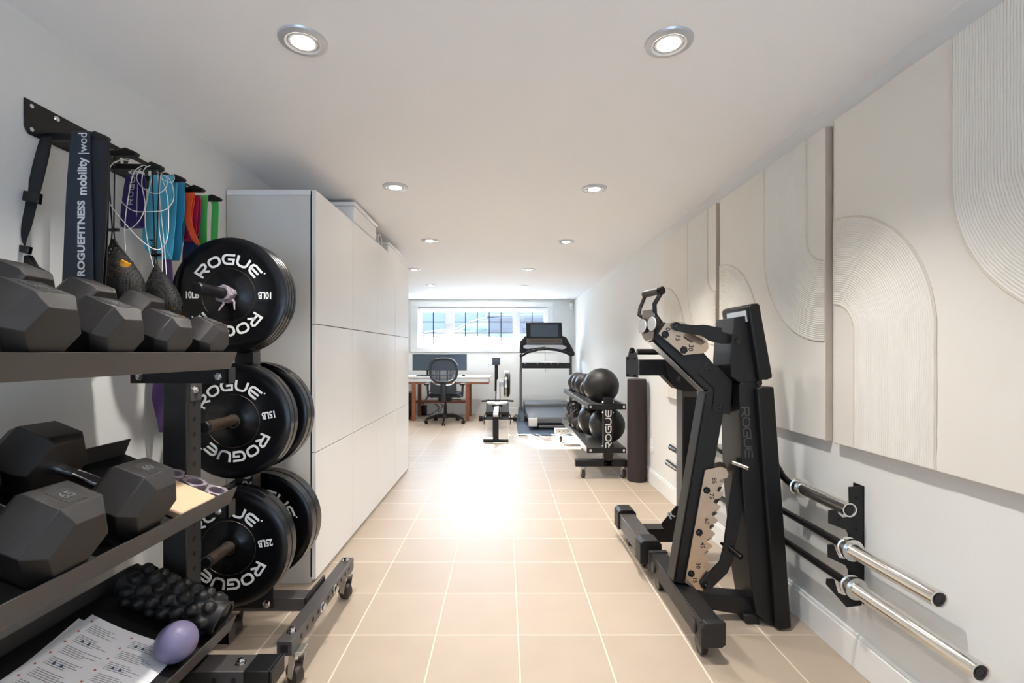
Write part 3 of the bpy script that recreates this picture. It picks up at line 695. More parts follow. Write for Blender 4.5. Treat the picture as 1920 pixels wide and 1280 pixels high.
for blk in range(7):
    v0 = .93 - blk * .125
    for col in range(2):
        u0 = .93 - col * .44
        rb._add([on_sheet(u0, v0, 0), on_sheet(u0 + .018, v0, 0), on_sheet(u0 + .018, v0 + .018, 0), on_sheet(u0, v0 + .018, 0)], [(0, 1, 2, 3)])
        for ln in range(5):
            v = v0 - .012 - ln * .018; L_ = random.uniform(.18, .36); seg = 6
            for q in range(seg):
                a = u0 - .03 - L_ * q / seg; c_ = u0 - .03 - L_ * (q + 1) / seg
                if c_ < .02: break
                b._add([on_sheet(a, v, 0), on_sheet(c_, v, 0), on_sheet(c_, v + .004, 0), on_sheet(a, v + .004, 0)], [(0, 1, 2, 3)])
        if (blk + col) % 2:
            for q in range(2):
                uu = max(.03, u0 - .12 - .07 * q); bb._add([on_sheet(uu, v0 - .07, .0002), on_sheet(uu + .03, v0 - .07, .0002), on_sheet(uu + .024, v0 - .035, .0002), on_sheet(uu + .008, v0 - .045, .0002)], [(0, 1, 2, 3)])
b.build('printed_lines', 'ink', so_); rb.build('printed_markers', 'ink_red', so_); bb.build('printed_figures', 'ink_blue', so_)
t = thing('black_bolster', 'glossy black rounded bolster on the floor under the lowest tray', 'bolster', (-.95, 1.33, 0))
b = MB(); b.lathe([(0, 0), (.085, 0), (.102, .012), (.108, .03), (.108, .4), (.1, .42), (0, .425)], (-.86, 1.3, .108), (-1, 0, 0), 36); b.build('cover', 'blackg', t, smooth=True)
b = MB(); b.lathe([(0, .0012), (.03, .001), (.034, 0)], (-.86, 1.3, .108), (1, 0, 0), 24); b.build('end_button', 'rubber', t, smooth=True)

# ------------------------------------------------------------------ wall hook rail and what hangs on it
rail = thing('hook_rail', 'black steel wall rail with protruding hooks on the left wall', 'hook rail', (WL, 1.7, 1.83))
HZ = 1.80; HY = [1.425 + .1135 * i for i in range(6)]
b = MB(); b.poly([(WL + .001, 1.363, 1.884), (WL + .001, 1.363, 1.80), (WL + .001, 1.375, 1.784), (WL + .001, 2.08, 1.784), (WL + .001, 2.08, 1.884)], (.005, 0, 0)); o = b.build('back_plate', 'black', rail, bevel=.002)
b = MB()
for y, z in [(1.383, 1.868), (1.383, 1.80), (2.06, 1.868)]: b.cyl((WL + .0055, y, z), (WL + .0065, y, z), .006, 12)
b.build('hole', 'white', o)
b = MB(); b.lathe([(0, .004), (.007, .003), (.009, 0)], (WL + .006, 1.46, 1.868), (1, 0, 0), 14); b.build('screw', 'chrome', o, smooth=True)
b = MB(); word(b, lambda u, v, d: Vector((WL + .0062 + d, 1.53 + u, 1.795 + v)), .07, gap=1.45); b.build('lettering', 'white', o)
for y in HY:
    b = MB(); b.poly([(WL + .005, y - .011, 1.785), (WL + .19, y - .011, 1.785), (WL + .195, y - .011, 1.79), (WL + .195, y - .011, 1.797), (WL + .16, y - .011, 1.812), (WL + .135, y - .011, 1.803), (WL + .005, y - .011, 1.806)], (0, .022, 0)); b.build('hook', 'black', rail, bevel=.004, bseg=3)
def px_strip(b, rows, th, dy=0):
    b.ribbon([(P(a, y, Y) + Vector((0, dy, 0)), P(c, y, Y) + Vector((0, dy, 0))) for a, c, y, Y in rows], th)
def ip(rows, n=4):       # smooth interpolation of strip rows
    out = []
    for i in range(len(rows) - 1):
        p = [rows[max(i - 1, 0)], rows[i], rows[i + 1], rows[min(i + 2, len(rows) - 1)]]
        for k in range(n):
            t_ = k / n; out.append(tuple(.5 * (2 * p[1][m] + (p[2][m] - p[0][m]) * t_ + (2 * p[0][m] - 5 * p[1][m] + 4 * p[2][m] - p[3][m]) * t_ ** 2 + (3 * p[1][m] - p[0][m] - 3 * p[2][m] + p[3][m]) * t_ ** 3) for m in range(4)))
    return out + [rows[-1]]
def band(name, m, lab, front, back, th=.003, cat='resistance band', grp='stretch bands on the wall rail'):
    b = MB(); rows = ip(front[::-1]) + ip(back); px_strip(b, rows, th); o = b.build(name, m, smooth=True); tag(o, lab, cat, grp); return o
# strap with buckles
t = thing('buckled_strap', 'black webbing strap with plastic buckles on the nearest hook', 'strap', tuple(P(60, 380, 1.38)))
b = MB(); px_strip(b, ip([(80, 100, 256, 1.44), (76, 98, 259, 1.41), (64, 90, 300, 1.385), (52, 78, 350, 1.38), (44, 72, 370, 1.375), (36, 60, 420, 1.36), (22, 50, 448, 1.36), (22, 48, 462, 1.37)]), .003)
px_strip(b, [(80, 100, 256, 1.44), (78, 99, 262, 1.46), (70, 94, 300, 1.475), (58, 84, 350, 1.46), (48, 74, 375, 1.44)], .003)
b.build('webbing', 'linkb', t, smooth=True)
for y0, y1, x0, x1 in [(356, 380, 40, 74), (456, 474, 22, 55)]:
    b = MB(); b.ppx([(x0 + 3, y0), (x1, y0 + 6), (x1 - 3, y1 + 2), (x0, y1 - 5)], 1.352, .012); bk = b.build('slide_buckle', 'blackg', t, bevel=.002)
b = MB(); b.ppx([(33, 480), (54, 477), (66, 498), (88, 510), (60, 522), (44, 512)], 1.365, .014); b.build('clip_buckle', 'blackg', t, bevel=.003)
# wide slate band with lettering
o = band('mobility_band', 'bandb', 'wide slate-blue stretch band with white lettering on the nearest hook',
         [(135, 170, 249, 1.425), (134, 170, 254, 1.412), (127, 171, 330, 1.40), (123, 173, 400, 1.398), (120, 174, 470, 1.398), (117, 175, 530, 1.40), (117, 174, 562, 1.40)],
         [(140, 172, 249, 1.425), (140, 173, 256, 1.440), (130, 176, 330, 1.445), (126, 178, 430, 1.445), (122, 178, 540, 1.44), (120, 176, 566, 1.42), (117, 174, 562, 1.40)])
def wrot(s_, px, py, size, bold, sx=1.0):
    b = MB(); c = P(px, py, 1.396); b.text(s_, size, lambda u, v, d: c + Vector((-v + .0 + u * .0, -d, u)), .0006, bold, sx); return b
for s_, px, py, sz, bo, sx in [('ROGUEFITNESS', 153, 447, .029, .035, 1.12), ('mobility', 155, 331, .037, .03, .92), ('|wod', 156, 269, .036, 0, .9)]:
    wrot(s_, px, py, sz, bo, sx).build('lettering', 'white', o)
band('mobility_band', 'bandk', 'plain black-blue stretch band beside the lettered one on the nearest hook',
     [(171, 204, 262, 1.425), (171, 204, 268, 1.412), (173, 203, 340, 1.405), (176, 200, 420, 1.405), (177, 194, 500, 1.405), (178, 190, 566, 1.41)],
     [(173, 205, 263, 1.425), (175, 206, 270, 1.44), (180, 204, 400, 1.44), (180, 196, 566, 1.43), (178, 190, 566, 1.41)])
# indigo short band
y1 = HY[2]
o = band('loop_band', 'indigo', 'short indigo loop band with white lettering on the third hook',
     [(238, 262, 326, y1), (236, 258, 332, y1 - .014), (230, 256, 370, y1 - .02), (226, 256, 410, y1 - .018), (227, 260, 424, y1 - .005)],
     [(242, 264, 326, y1), (258, 272, 334, y1 + .02), (258, 274, 380, y1 + .03), (256, 274, 412, y1 + .025), (240, 268, 427, y1 + .01), (227, 260, 424, y1 - .005)])
b = MB(); c = P(248, 384, y1 - .0245); word(b, lambda u, v, d: c + Vector((-v + u * .12, -d, u)), .018, gap=1.4); b.build('lettering', 'silver', o)
# sky blue bands
y1 = HY[3]
o = band('loop_band', 'cyan', 'wide sky-blue loop band on the fourth hook, behind the white cables',
     [(282, 327, 329, y1), (281, 325, 333, y1 - .014), (277, 322, 370, y1 - .02), (272, 316, 400, y1 - .022), (268, 312, 430, y1 - .022), (270, 312, 462, y1 - .02), (285, 318, 480, y1 - .01)],
     [(290, 330, 329, y1), (296, 332, 340, y1 + .016), (292, 330, 400, y1 + .024), (294, 326, 450, y1 + .02), (296, 322, 484, y1 + .004), (285, 318, 480, y1 - .01)])
b = MB(); c = P(286, 462, y1 - .0285); b.text('wod', .03, lambda u, v, d: c + Vector((-v, -d, u)), .0006, .02); b.build('lettering', 'bandk', o)
y1 = HY[4] - .03
band('loop_band', 'cyan2', 'wide teal-blue loop band hanging next to the sky-blue one',
     [(320, 345, 343, y1), (320, 345, 348, y1 - .014), (318, 346, 400, y1 - .02), (313, 340, 425, y1 - .02), (312, 341, 460, y1 - .02), (322, 336, 488, y1 - .005)],
     [(322, 346, 343, y1), (324, 347, 350, y1 + .014), (322, 347, 420, y1 + .02), (322, 340, 470, y1 + .016), (322, 336, 488, y1 - .005)])
y1 = HY[4]
band('loop_band', 'orange', 'orange loop band twisting down from the fifth hook',
     [(349, 364, 361, y1), (348, 363, 366, y1 - .015), (346, 358, 395, y1 - .022), (350, 362, 425, y1 - .03), (361, 370, 446, y1 - .03), (368, 375, 458, y1 - .02)],
     [(350, 364, 361, y1), (354, 366, 370, y1 + .01), (352, 360, 410, y1), (356, 365, 440, y1 - .005), (366, 374, 456, y1 - .01), (368, 375, 458, y1 - .02)])
band('loop_band', 'magenta', 'magenta loop band behind the orange one',
     [(358, 374, 366, y1 + .03), (357, 373, 372, y1 + .02), (344, 370, 410, y1 + .015), (341, 366, 448, y1 + .015)],
     [(360, 375, 366, y1 + .03), (362, 377, 380, y1 + .042), (350, 374, 430, y1 + .04), (345, 366, 452, y1 + .03), (341, 366, 448, y1 + .015)])
band('loop_band', 'navy', 'navy loop band hanging behind the magenta one',
     [(364, 374, 372, y1 + .05), (363, 373, 378, y1 + .045), (360, 372, 420, y1 + .045), (345, 364, 455, y1 + .045), (342, 360, 490, y1 + .045)],
     [(366, 376, 372, y1 + .05), (368, 378, 382, y1 + .06), (366, 375, 430, y1 + .06), (350, 364, 495, y1 + .055), (342, 360, 490, y1 + .045)])
band('loop_band', 'violet', 'long violet band hanging behind the rack upright',
     [(300, 316, 470, 1.80), (304, 322, 500, 1.80), (300, 320, 600, 1.80), (286, 312, 730, 1.80), (288, 306, 760, 1.80), (298, 306, 800, 1.80)],
     [(304, 318, 470, 1.82), (306, 324, 520, 1.83), (302, 320, 640, 1.83), (290, 314, 740, 1.83), (298, 306, 806, 1.82), (298, 306, 800, 1.80)])
y1 = HY[5]
band('loop_band', 'green', 'bright green loop band on the farthest hook by the cabinet',
     [(376, 391, 366, y1), (375, 390, 372, y1 - .02), (372, 388, 410, y1 - .03), (371, 388, 450, y1 - .03), (372, 390, 480, y1 - .02)],
     [(380, 395, 366, y1), (396, 409, 378, y1 + .02), (396, 409, 420, y1 + .03), (394, 407, 470, y1 + .02), (385, 400, 488, y1), (372, 390, 480, y1 - .02)])
# white cables
def coil(name, lab, loops, y0):
    b = MB()
    for pts in loops:
        q = [P(x, y, Y) for x, y, Y in pts]; n = len(q); out = []
        for i in range(n - 1):
            p0, p1, p2, p3 = q[max(i - 1, 0)], q[i], q[i + 1], q[min(i + 2, n - 1)]
            for k in range(8):
                t_ = k / 8; out.append(.5 * (2 * p1 + (p2 - p0) * t_ + (2 * p0 - 5 * p1 + 4 * p2 - p3) * t_ ** 2 + (3 * p1 - p0 - 3 * p2 + p3) * t_ ** 3))
        out.append(q[-1]); b.tube(out, .0014, 6)
    o = b.build(name, 'wire', smooth=True); tag(o, lab, 'jump rope', 'white cable ropes on the wall rail')
coil('cable_rope', 'thin white cable rope looping wide from the second hook', [
    [(262, 306, 1.6), (240, 298, 1.56), (212, 306, 1.52), (203, 330, 1.52), (202, 370, 1.52), (215, 395, 1.52), (240, 425, 1.54), (262, 448, 1.56), (285, 465, 1.58), (302, 466, 1.6), (314, 445, 1.6), (316, 400, 1.62), (312, 360, 1.64), (298, 325, 1.66), (278, 312, 1.66)],
    [(235, 470, 1.55), (234, 430, 1.55), (236, 400, 1.55), (244, 350, 1.56), (252, 322, 1.58), (268, 310, 1.6), (275, 312, 1.62)],
    [(212, 310, 1.53), (225, 300, 1.54), (245, 302, 1.56), (262, 306, 1.58)]], 0)
coil('cable_rope', 'thin white cable rope with round loops on the third and fourth hooks', [
    [(282, 310, 1.64), (270, 318, 1.63), (266, 345, 1.62), (272, 385, 1.61), (262, 412, 1.6), (245, 428, 1.6), (228, 430, 1.6), (216, 415, 1.6)],
    [(276, 310, 1.65), (262, 318, 1.64), (256, 332, 1.63), (262, 346, 1.63), (280, 360, 1.62), (298, 362, 1.63), (312, 350, 1.64), (312, 332, 1.66), (302, 326, 1.7), (310, 322, 1.72), (322, 324, 1.74), (327, 334, 1.74), (322, 342, 1.72), (308, 338, 1.7), (295, 326, 1.68)],
    [(216, 336, 1.56), (216, 352, 1.56), (228, 378, 1.57), (250, 395, 1.58), (280, 397, 1.6), (310, 393, 1.62), (325, 375, 1.64), (324, 350, 1.66), (314, 330, 1.68)],
    [(285, 330, 1.66), (272, 400, 1.64), (278, 460, 1.64), (288, 500, 1.64)], [(296, 330, 1.68), (302, 400, 1.66), (308, 460, 1.66), (312, 515, 1.66)], [(300, 332, 1.68), (298, 420, 1.66), (304, 470, 1.66), (304, 510, 1.66)]], 0)
# mesh bags
def bag(lab, cx, ct, cb, rw, Y, hook, skew):
    t = thing('mesh_bag', lab, 'bag', tuple(P(cx, cb, Y)), 'black net bags on the wall rail')
    top = P(cx, ct, Y); bot = P(cx + skew, cb, Y); b = MB(); n = 26; seg = 32; rings = []; H = (top - bot).length; rw = rw / F * Y
    prof = [.10, .18, .34, .5, .66, .8, .9, .97, 1.0, 1.0, .96, .86, .66, .36, .02]
    for i, k in enumerate(prof):
        c = top.lerp(bot, i / (len(prof) - 1)); ring = []
        for j in range(seg):
            a = 2 * PI * j / seg; f = 1 + .14 * noise.noise(Vector((math.cos(a) * 1.6, math.sin(a) * 1.6, i * .28 + cx))) + .06 * math.sin(9 * a) * max(0, 1 - i / 6)
            ring.append(b.bm.verts.new(c + Vector((math.cos(a) * rw * k * f, math.sin(a) * rw * .75 * k * f, 0))))
        rings.append(ring)
    for A_, B_ in zip(rings, rings[1:]):
        for j in range(seg): b.bm.faces.new([A_[j], A_[(j + 1) % seg], B_[(j + 1) % seg], B_[j]])
    b.build('netting', 'net', t, smooth=True)
    random.seed(int(cx)); b = MB(); k2 = MB()
    for q in range(17):
        fr = .34 + .55 * random.random(); c = top.lerp(bot, fr) + Vector((random.uniform(-.5, .5) * rw, random.uniform(-.35, .25) * rw, 0)); d = Vector((random.uniform(-1, 1), random.uniform(-.2, .2), random.uniform(-1, 1))).normalized() * rw * .3
        (b if q % 3 == 0 else k2).tube([c - d, c + d], .015, 10)
    b.build('yellow_handles', 'yellow', t, smooth=True); k2.build('black_handles', 'rubber', t, smooth=True)
    b = MB(); b.cyl(top + Vector((-.018, 0, .03)), top + Vector((.018, 0, .03)), .006, 10); b.build('cord_lock', 'blackg', t, smooth=True)
    b = MB()
    for dx in (-.006, .006): b.tube([top + Vector((dx, 0, -.01)), top + Vector((dx * .4, 0, .03)), (hook[0] + dx * 2, hook[1] - .012, hook[2] - .02), (hook[0] + dx * 2, hook[1] - .006, hook[2] + .012), (hook[0] + dx * 2, hook[1] + .012, hook[2] + .008)], .002, 6)
    b.build('drawcord', 'linkb', t, smooth=True)
bag('black net bag with yellow grips inside, hanging lower left of the two', 212, 448, 590, 38, 1.56, P(214, 284, HY[1]), 26)
bag('black net bag hanging beside the 10LB plate, from the cord over the fourth hook', 292, 494, 612, 32, 1.66, P(297, 322, HY[2]), 26)

# ------------------------------------------------------------------ barbells and their wall racks
def bar_rack(Y, lab):
    t = thing('barbell_wall_rack', lab, 'barbell rack', (WR - .02, Y, .45), 'wall racks holding the barbells')
    z = lambda a, c: P(1440 + a * .34384, 840 + c * .34384, 1.69)
    pts = [(443, 212), (500, 208), (528, 215), (528, 560), (512, 858), (430, 868), (320, 745), (322, 714), (362, 714), (384, 790), (425, 806), (446, 780), (440, 665), (425, 640), (330, 596), (328, 528), (360, 526), (372, 560), (390, 600), (425, 606), (448, 590), (440, 470), (430, 448), (333, 410), (333, 340), (378, 335), (384, 356), (410, 380), (440, 376), (447, 350)]
    q = [z(*p) for p in pts]; b = MB(); b.prism([(min(v.x, WR - .001), v.z) for v in q], Y, Y + .006); pl = b.build('hook_plate', 'black', t, bevel=.001)
    b = MB(); b.box(WR - .005, WR - .0005, Y, Y + .05, .25, .672); b.build('wall_flange', 'black', t, bevel=.001)
    b = MB()
    for px in [(487, 272), (486, 450), (390, 390)]: p = z(*px); b.lathe([(0, .003), (.006, .003), (.006, 0)], (p.x, Y, p.z), (0, -1, 0), 12); b.build('rivet', 'black', pl); b = MB()
    c = z(470, 402); b.text('R', .038, lambda u, v, d: Vector((c.x + u, Y - d, c.z + v)), .0008, .03, 1.2); b.build('letter', 'gap', pl)
bar_rack(1.69, 'nearer black wall rack cradling the three barbells')
bar_rack(3.02, 'farther black wall rack for the barbells, behind the steel stand')
def barbell(z, yn, ye, sl, lab, curl=False):
    t = thing('barbell', lab, 'barbell', (1.22, (yn + ye) / 2, z), 'barbells on the wall racks'); X = 1.22
    for y0, sg in ((yn, 1), (ye, -1)):
        b = MB(); b.lathe([(.019, .004), (.0205, 0), (.025, 0), (.025, sl), (.0255, sl + .001), (.038, sl + .002), (.038, sl + .014), (.034, sl + .016), (.034, sl + .028), (.038, sl + .03), (.038, sl + .034), (.014, sl + .036)], (X, y0, z), (0, sg, 0), 36); s_ = b.build('sleeve', 'sleeve', t, smooth=True)
        b = MB(); b.lathe([(0, .003), (.0195, .003)], (X, y0, z), (0, sg, 0), 24); b.lathe([(.011, .0022), (.013, .0022)], (X, y0, z), (0, sg, 0), 24); b.build('end_cap', 'blackg', s_)
    a, c = yn + sl + .03, ye - sl - .03
    b = MB()
    if curl:
        L = c - a; pts = []
        for f, dz in [(0, 0), (.1, 0), (.16, .012), (.28, .075), (.36, .07), (.5, 0), (.64, .07), (.72, .075), (.84, .012), (.9, 0), (1, 0)]: pts.append((X, a + L * f, z + dz))
        b.tube(pts, .014, 16)
    else: b.cyl((X, a, z), (X, c, z), .014, 20)
    b.build('shaft', 'black', t, smooth=True)
barbell(.329, 1.212, 3.53, .425, 'longest barbell with a chrome sleeve, lowest on the wall rack')
barbell(.456, 1.328, 3.46, .325, 'barbell with a chrome sleeve, in the middle of the wall rack')
barbell(.592, 1.673, 2.95, .26, 'short curl bar with a bent black shaft, highest on the wall rack', True)

# ------------------------------------------------------------------ adjustable bench folded upright
bench = thing('adjustable_bench', 'black adjustable weight bench stored upright with numbered steel ladder', 'weight bench', (.95, 2.05, 0))
def c6(pts): return [(1120 + x * .2813, 520 + y * .2813) for x, y in pts]
def c7(pts): return [(1120 + x * .29696, 860 + y * .29696) for x, y in pts]
b = MB(); b.box(.727, .808, 1.76, 2.37, .068, .152); fb = b.build('foot_beam', 'black', bench, bevel=.004)
b = MB(); b.poly([(.722, 1.735, .064), (.722, 1.735, .132), (.738, 1.735, .157), (.813, 1.735, .157), (.813, 1.735, .076), (.797, 1.735, .064)], (0, .03, 0)); b.build('end_cap', 'rubber', fb, bevel=.004)
b = MB(); b.poly([(.722, 2.355, .064), (.722, 2.355, .157), (.813, 2.355, .157), (.813, 2.355, .064)], (0, .03, 0)); b.build('end_cap', 'rubber', fb, bevel=.004)
for y in (1.81, 2.30):
    b = MB(); b.lathe([(0, -.013), (.033, -.013), (.037, -.009), (.037, .009), (.033, .013), (0, .013)], (.752, y, .037), (1, 0, 0), 28); b.build('wheel', 'blackg', fb, smooth=True)
    b = MB(); b.lathe([(0, .006), (.024, .006), (.027, .002), (.027, 0)], (.7265, y + .012, .1), (-1, 0, 0), 28); b.build('side_disc', 'black', fb, smooth=True)
b = MB(); b.ppx(c7([(640, 850), (1000, 882), (1005, 1000), (720, 955)]), 2.02, .075); b.build('cross_tube', 'black', bench, bevel=.003)
b = MB(); b.ppx(c7([(925, 985), (1005, 985), (1035, 1062), (945, 1055)]), 2.0, .11); b.build('rubber_foot', 'rubber', bench, bevel=.004)
b = MB(); b.ppx(c7([(495, 825), (600, 815), (635, 870), (530, 880)]), 2.0, .1); o = b.build('foot_clamp', 'black', bench, bevel=.003)
# main spine (bent tube)
Ym = 2.03; dpt = .078
b = MB(); b.ppx([(1262, 1090), (1277, 1094), (1300, 1092), (1362, 745), (1340, 728), (1322, 735)], Ym, dpt); b.build('spine_tube', 'black', bench, bevel=.003)
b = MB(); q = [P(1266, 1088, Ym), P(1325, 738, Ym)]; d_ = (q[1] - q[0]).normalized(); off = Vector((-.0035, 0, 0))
b.poly([q[0] + off, q[1] + off, q[1] + off + Vector((0, dpt - .002, 0)), q[0] + off + Vector((0, dpt - .002, 0))], (.003, 0, 0)); b.build('tube_edge_sheen', 'edge_sheen', bench)  # lighter strip: highlight along the black spine tube, put in as colour
q = [P(1225, 640, Ym), P(1321, 733, Ym)]; off = Vector((-.003, 0, -.002)); b = MB(); b.poly([q[0] + off, q[1] + off, q[1] + off + Vector((0, dpt - .002, 0)), q[0] + off + Vector((0, dpt - .002, 0))], (.002, 0, .002)); b.build('tube_edge_sheen', 'edge_sheen', bench)  # same painted highlight under the upper tube
b = MB(); b.ppx([(1226, 637), (1229, 608), (1247, 604), (1310, 650), (1345, 690), (1350, 733), (1323, 731)], Ym, dpt); b.build('upper_tube', 'black', bench, bevel=.003)
b = MB(); b.ppx(c6([(672, 640), (738, 562), (800, 590), (900, 690), (886, 915), (768, 892), (782, 742)]), Ym - .006, .006); b.ppx(c6([(672, 640), (738, 562), (800, 590), (900, 690), (886, 915), (768, 892), (782, 742)]), Ym + dpt, .006)
g_ = b.build('elbow_gusset', 'black', bench, bevel=.001)
b = MB()
for x, y in [(730, 612), (820, 865)]: bolt(b, P(1120 + x * .2813, 520 + y * .2813, Ym - .006), (0, -1, 0), .009, .006)
b.build('bolt', 'blackg', g_, smooth=True)
# steel ladder plates (two)
lad = [(1322, 882), (1326, 880), (1352, 875), (1361, 878), (1366, 888), (1363, 896), (1349, 899), (1350, 903), (1358, 903), (1353, 911), (1347, 913), (1344, 921), (1351, 923), (1356, 925), (1350, 934), (1340, 936), (1338, 942), (1347, 946), (1352, 949), (1346, 957), (1336, 960), (1335, 965), (1343, 971), (1347, 976), (1341, 981), (1331, 984), (1330, 990), (1338, 997), (1341, 1001), (1335, 1007), (1327, 1010), (1325, 1016), (1333, 1020), (1336, 1025), (1328, 1030), (1322, 1034), (1319, 1042), (1327, 1048), (1330, 1052), (1321, 1056), (1318, 1062), (1325, 1067), (1330, 1078), (1318, 1107), (1306, 1105), (1284, 1092)]
for k, Y in enumerate((Ym - .013, Ym + dpt + .004)):
    b = MB(); b.ppx(lad if k == 0 else [(x + 4, y) for x, y in lad], Ym - .013, .007)
    if k: bmesh.ops.translate(b.bm, verts=b.bm.verts, vec=(0.03, Y - Ym + .013, 0))
    lp = b.build('ladder_plate', 'steelp', bench, label='brushed steel ladder plate' + (' with angle numbers' if k == 0 else ', far side'))
    if k == 0:
        b = MB()
        for s_, x, y in [('85', 1339, 901), ('75', 1334, 930), ('60', 1325, 977), ('45', 1317, 1022), ('30', 1309, 1060), ('15', 1303, 1087)]:
            c = P(x, y, Ym - .0132); b.text(s_, .026, lambda u, v, d: c + Vector((v, -d, -u)), .0006, .01)
        b.build('numbers', 'gap', lp)
        b = MB()
        for x, y in [(1325, 919), (1311, 998), (1296, 1075)]: bolt(b, P(x, y, Ym - .013), (0, -1, 0), .011, .007)
        b.build('bolt', 'blackg', lp, smooth=True)
up = c6([(408, 375), (455, 305), (480, 302), (580, 298), (600, 310), (735, 425), (742, 470), (725, 495), (700, 503), (690, 470), (660, 455), (665, 440), (700, 436), (712, 430), (700, 415), (640, 380), (600, 378), (572, 386), (575, 402), (620, 432), (648, 436), (640, 520 - 18), (575, 517)])
b = MB(); b.ppx(c6([(408, 375), (455, 305), (480, 302), (580, 298), (640, 345), (572, 384), (575, 402), (628, 436), (655, 430), (660, 445), (690, 452), (708, 448), (722, 436), (700, 410), (640, 378), (650, 350), (735, 425), (742, 470), (725, 495), (700, 505), (575, 517)]), Ym - .013, .007); lp = b.build('seat_angle_plate', 'steelp', bench, label='brushed steel seat angle plate with numbers 0, 15 and 30')
b = MB()
for s_, x, y in [('0', 1252, 617), ('15', 1271, 633), ('30', 1295, 652)]:
    c = P(x, y, Ym - .0132); b.text(s_, .03, lambda u, v, d: c + Vector((v * .97 - u * .1, -d, -u * .97 - v * .1)), .0006, .01)
b.build('numbers', 'gap', lp)
b = MB()
for x, y in [(1247, 627), (1282, 656)]: bolt(b, P(x, y, Ym - .013), (0, -1, 0), .012, .008)
b.build('bolt', 'blackg', lp, smooth=True)
# far plate (twin)
b = MB(); b.ppx(c6([(455, 305), (580, 298), (735, 425), (742, 470), (700, 505), (575, 517), (408, 375)]), Ym + dpt + .002, .006); b.build('seat_angle_plate', 'steelp', bench)
# seat link and lower link
b = MB(); b.ppx(c6([(505, 330), (512, 312), (530, 304), (560, 308), (650, 318), (710, 314), (830, 336), (832, 360), (905, 385), (895, 442), (820, 440), (745, 420), (700, 388), (540, 358), (515, 350)]), Ym - .026, .012); o = b.build('seat_link', 'black', bench, bevel=.002)
b = MB(); bolt(b, P(1268, 611, Ym - .026), (0, -1, 0), .013, .008); b.build('bolt', 'blackg', o, smooth=True)
b = MB(); b.ppx(c7([(655, 790), (690, 738), (775, 652), (800, 550), (850, 180), (880, -10), (925, 0), (950, 150), (870, 560), (862, 640), (822, 722), (716, 826), (668, 826)]), Ym - .028, .012); o = b.build('back_link', 'black', bench, bevel=.002)
b = MB(); bolt(b, P(1324, 1098, Ym - .028), (0, -1, 0), .013, .008); b.build('bolt', 'blackg', o, smooth=True)
b = MB(); b.tube([P(1352, 1018, Ym + .02), P(1367, 1026, Ym - .02), P(1390, 1045, Ym - .07)], [.006, .012, .012], 14); b.build('pull_knob', 'blackg', bench, smooth=True)
b = MB(); b.cyl(P(1374, 866, Ym - .04), P(1404, 878, Ym - .09), .009, 14); b.build('pivot_pin', 'steel', bench, smooth=True)
# pads with pans
Yp = 1.95
b = MB(); b.ppx([(1419, 728), (1422, 726), (1452, 725), (1485, 1176), (1483, 1179), (1463, 1183), (1456, 1178)], Yp, .24); b.build('back_pad', 'vinyl', bench, bevel=.012, bseg=4)
b = MB(); b.ppx([(1386, 720), (1392, 715), (1424, 716), (1459, 1176), (1440, 1168), (1418, 1150), (1408, 1090), (1392, 900)], Yp + .03, .18); bp_ = b.build('back_pad_pan', 'black', bench, bevel=.003)
b = MB(); c = P(1396, 852, Yp + .0295); up_ = (P(1389, 762, Yp) - P(1396, 852, Yp)).normalized(); sd_ = Vector((up_.z, 0, -up_.x)); word(b, lambda u, v, d: c + up_ * u * -1 + up_ * .2 + sd_ * (.036 - (.036 - v)) - Vector((0, d, 0)), .036, .12, 1.2); b.build('stencil_lettering', 'shelfm', bp_)
b = MB(); b.ppx([(1402, 575), (1408, 569), (1425, 568), (1450, 708), (1440, 712), (1424, 712)], Yp, .24); sp_ = b.build('seat_pad', 'vinyl', bench, bevel=.01, bseg=4)
b = MB(); b.ppx([(1376, 595), (1404, 591), (1430, 716), (1386, 716), (1371, 705), (1370, 675)], Yp + .03, .17); pn = b.build('seat_pad_pan', 'black', bench, bevel=.003)
b = MB(); bolt(b, P(1384, 638, Yp + .03), (0, -1, 0), .011, .007); b.build('bolt', 'blackg', pn, smooth=True)
b = MB(); u0 = P(1400, 580, Yp + .02); b.poly([u0 + Vector((0, .0, .0)), u0 + Vector((0, .17, 0)), u0 + Vector((.004, .17, -.05)), u0 + Vector((.004, 0, -.05))], (-.004, 0, 0)); b.build('seat_base_board', 'silver', sp_)
b = MB(); b.cyl(P(1424, 718, Yp + .02), P(1424, 718, Yp + .02) + Vector((0, .2, 0)), .012, 16); b.build('hinge_pin', 'blackg', bench, smooth=True)
b = MB(); b.ppx([(1350, 599), (1374, 596), (1382, 700), (1400, 870), (1405, 1100), (1393, 1120), (1383, 1085), (1372, 900), (1352, 700)], 2.22, .02); fpn = b.build('inner_frame', 'black', bench, bevel=.003)
b = MB(); c = P(1361, 835, 2.215); word(b, lambda u, v, d: c + Vector((v + u * -.05, -d, u)), .038, .18, 1.35, letters='ROGUE'); b.build('lettering', 'white', fpn)
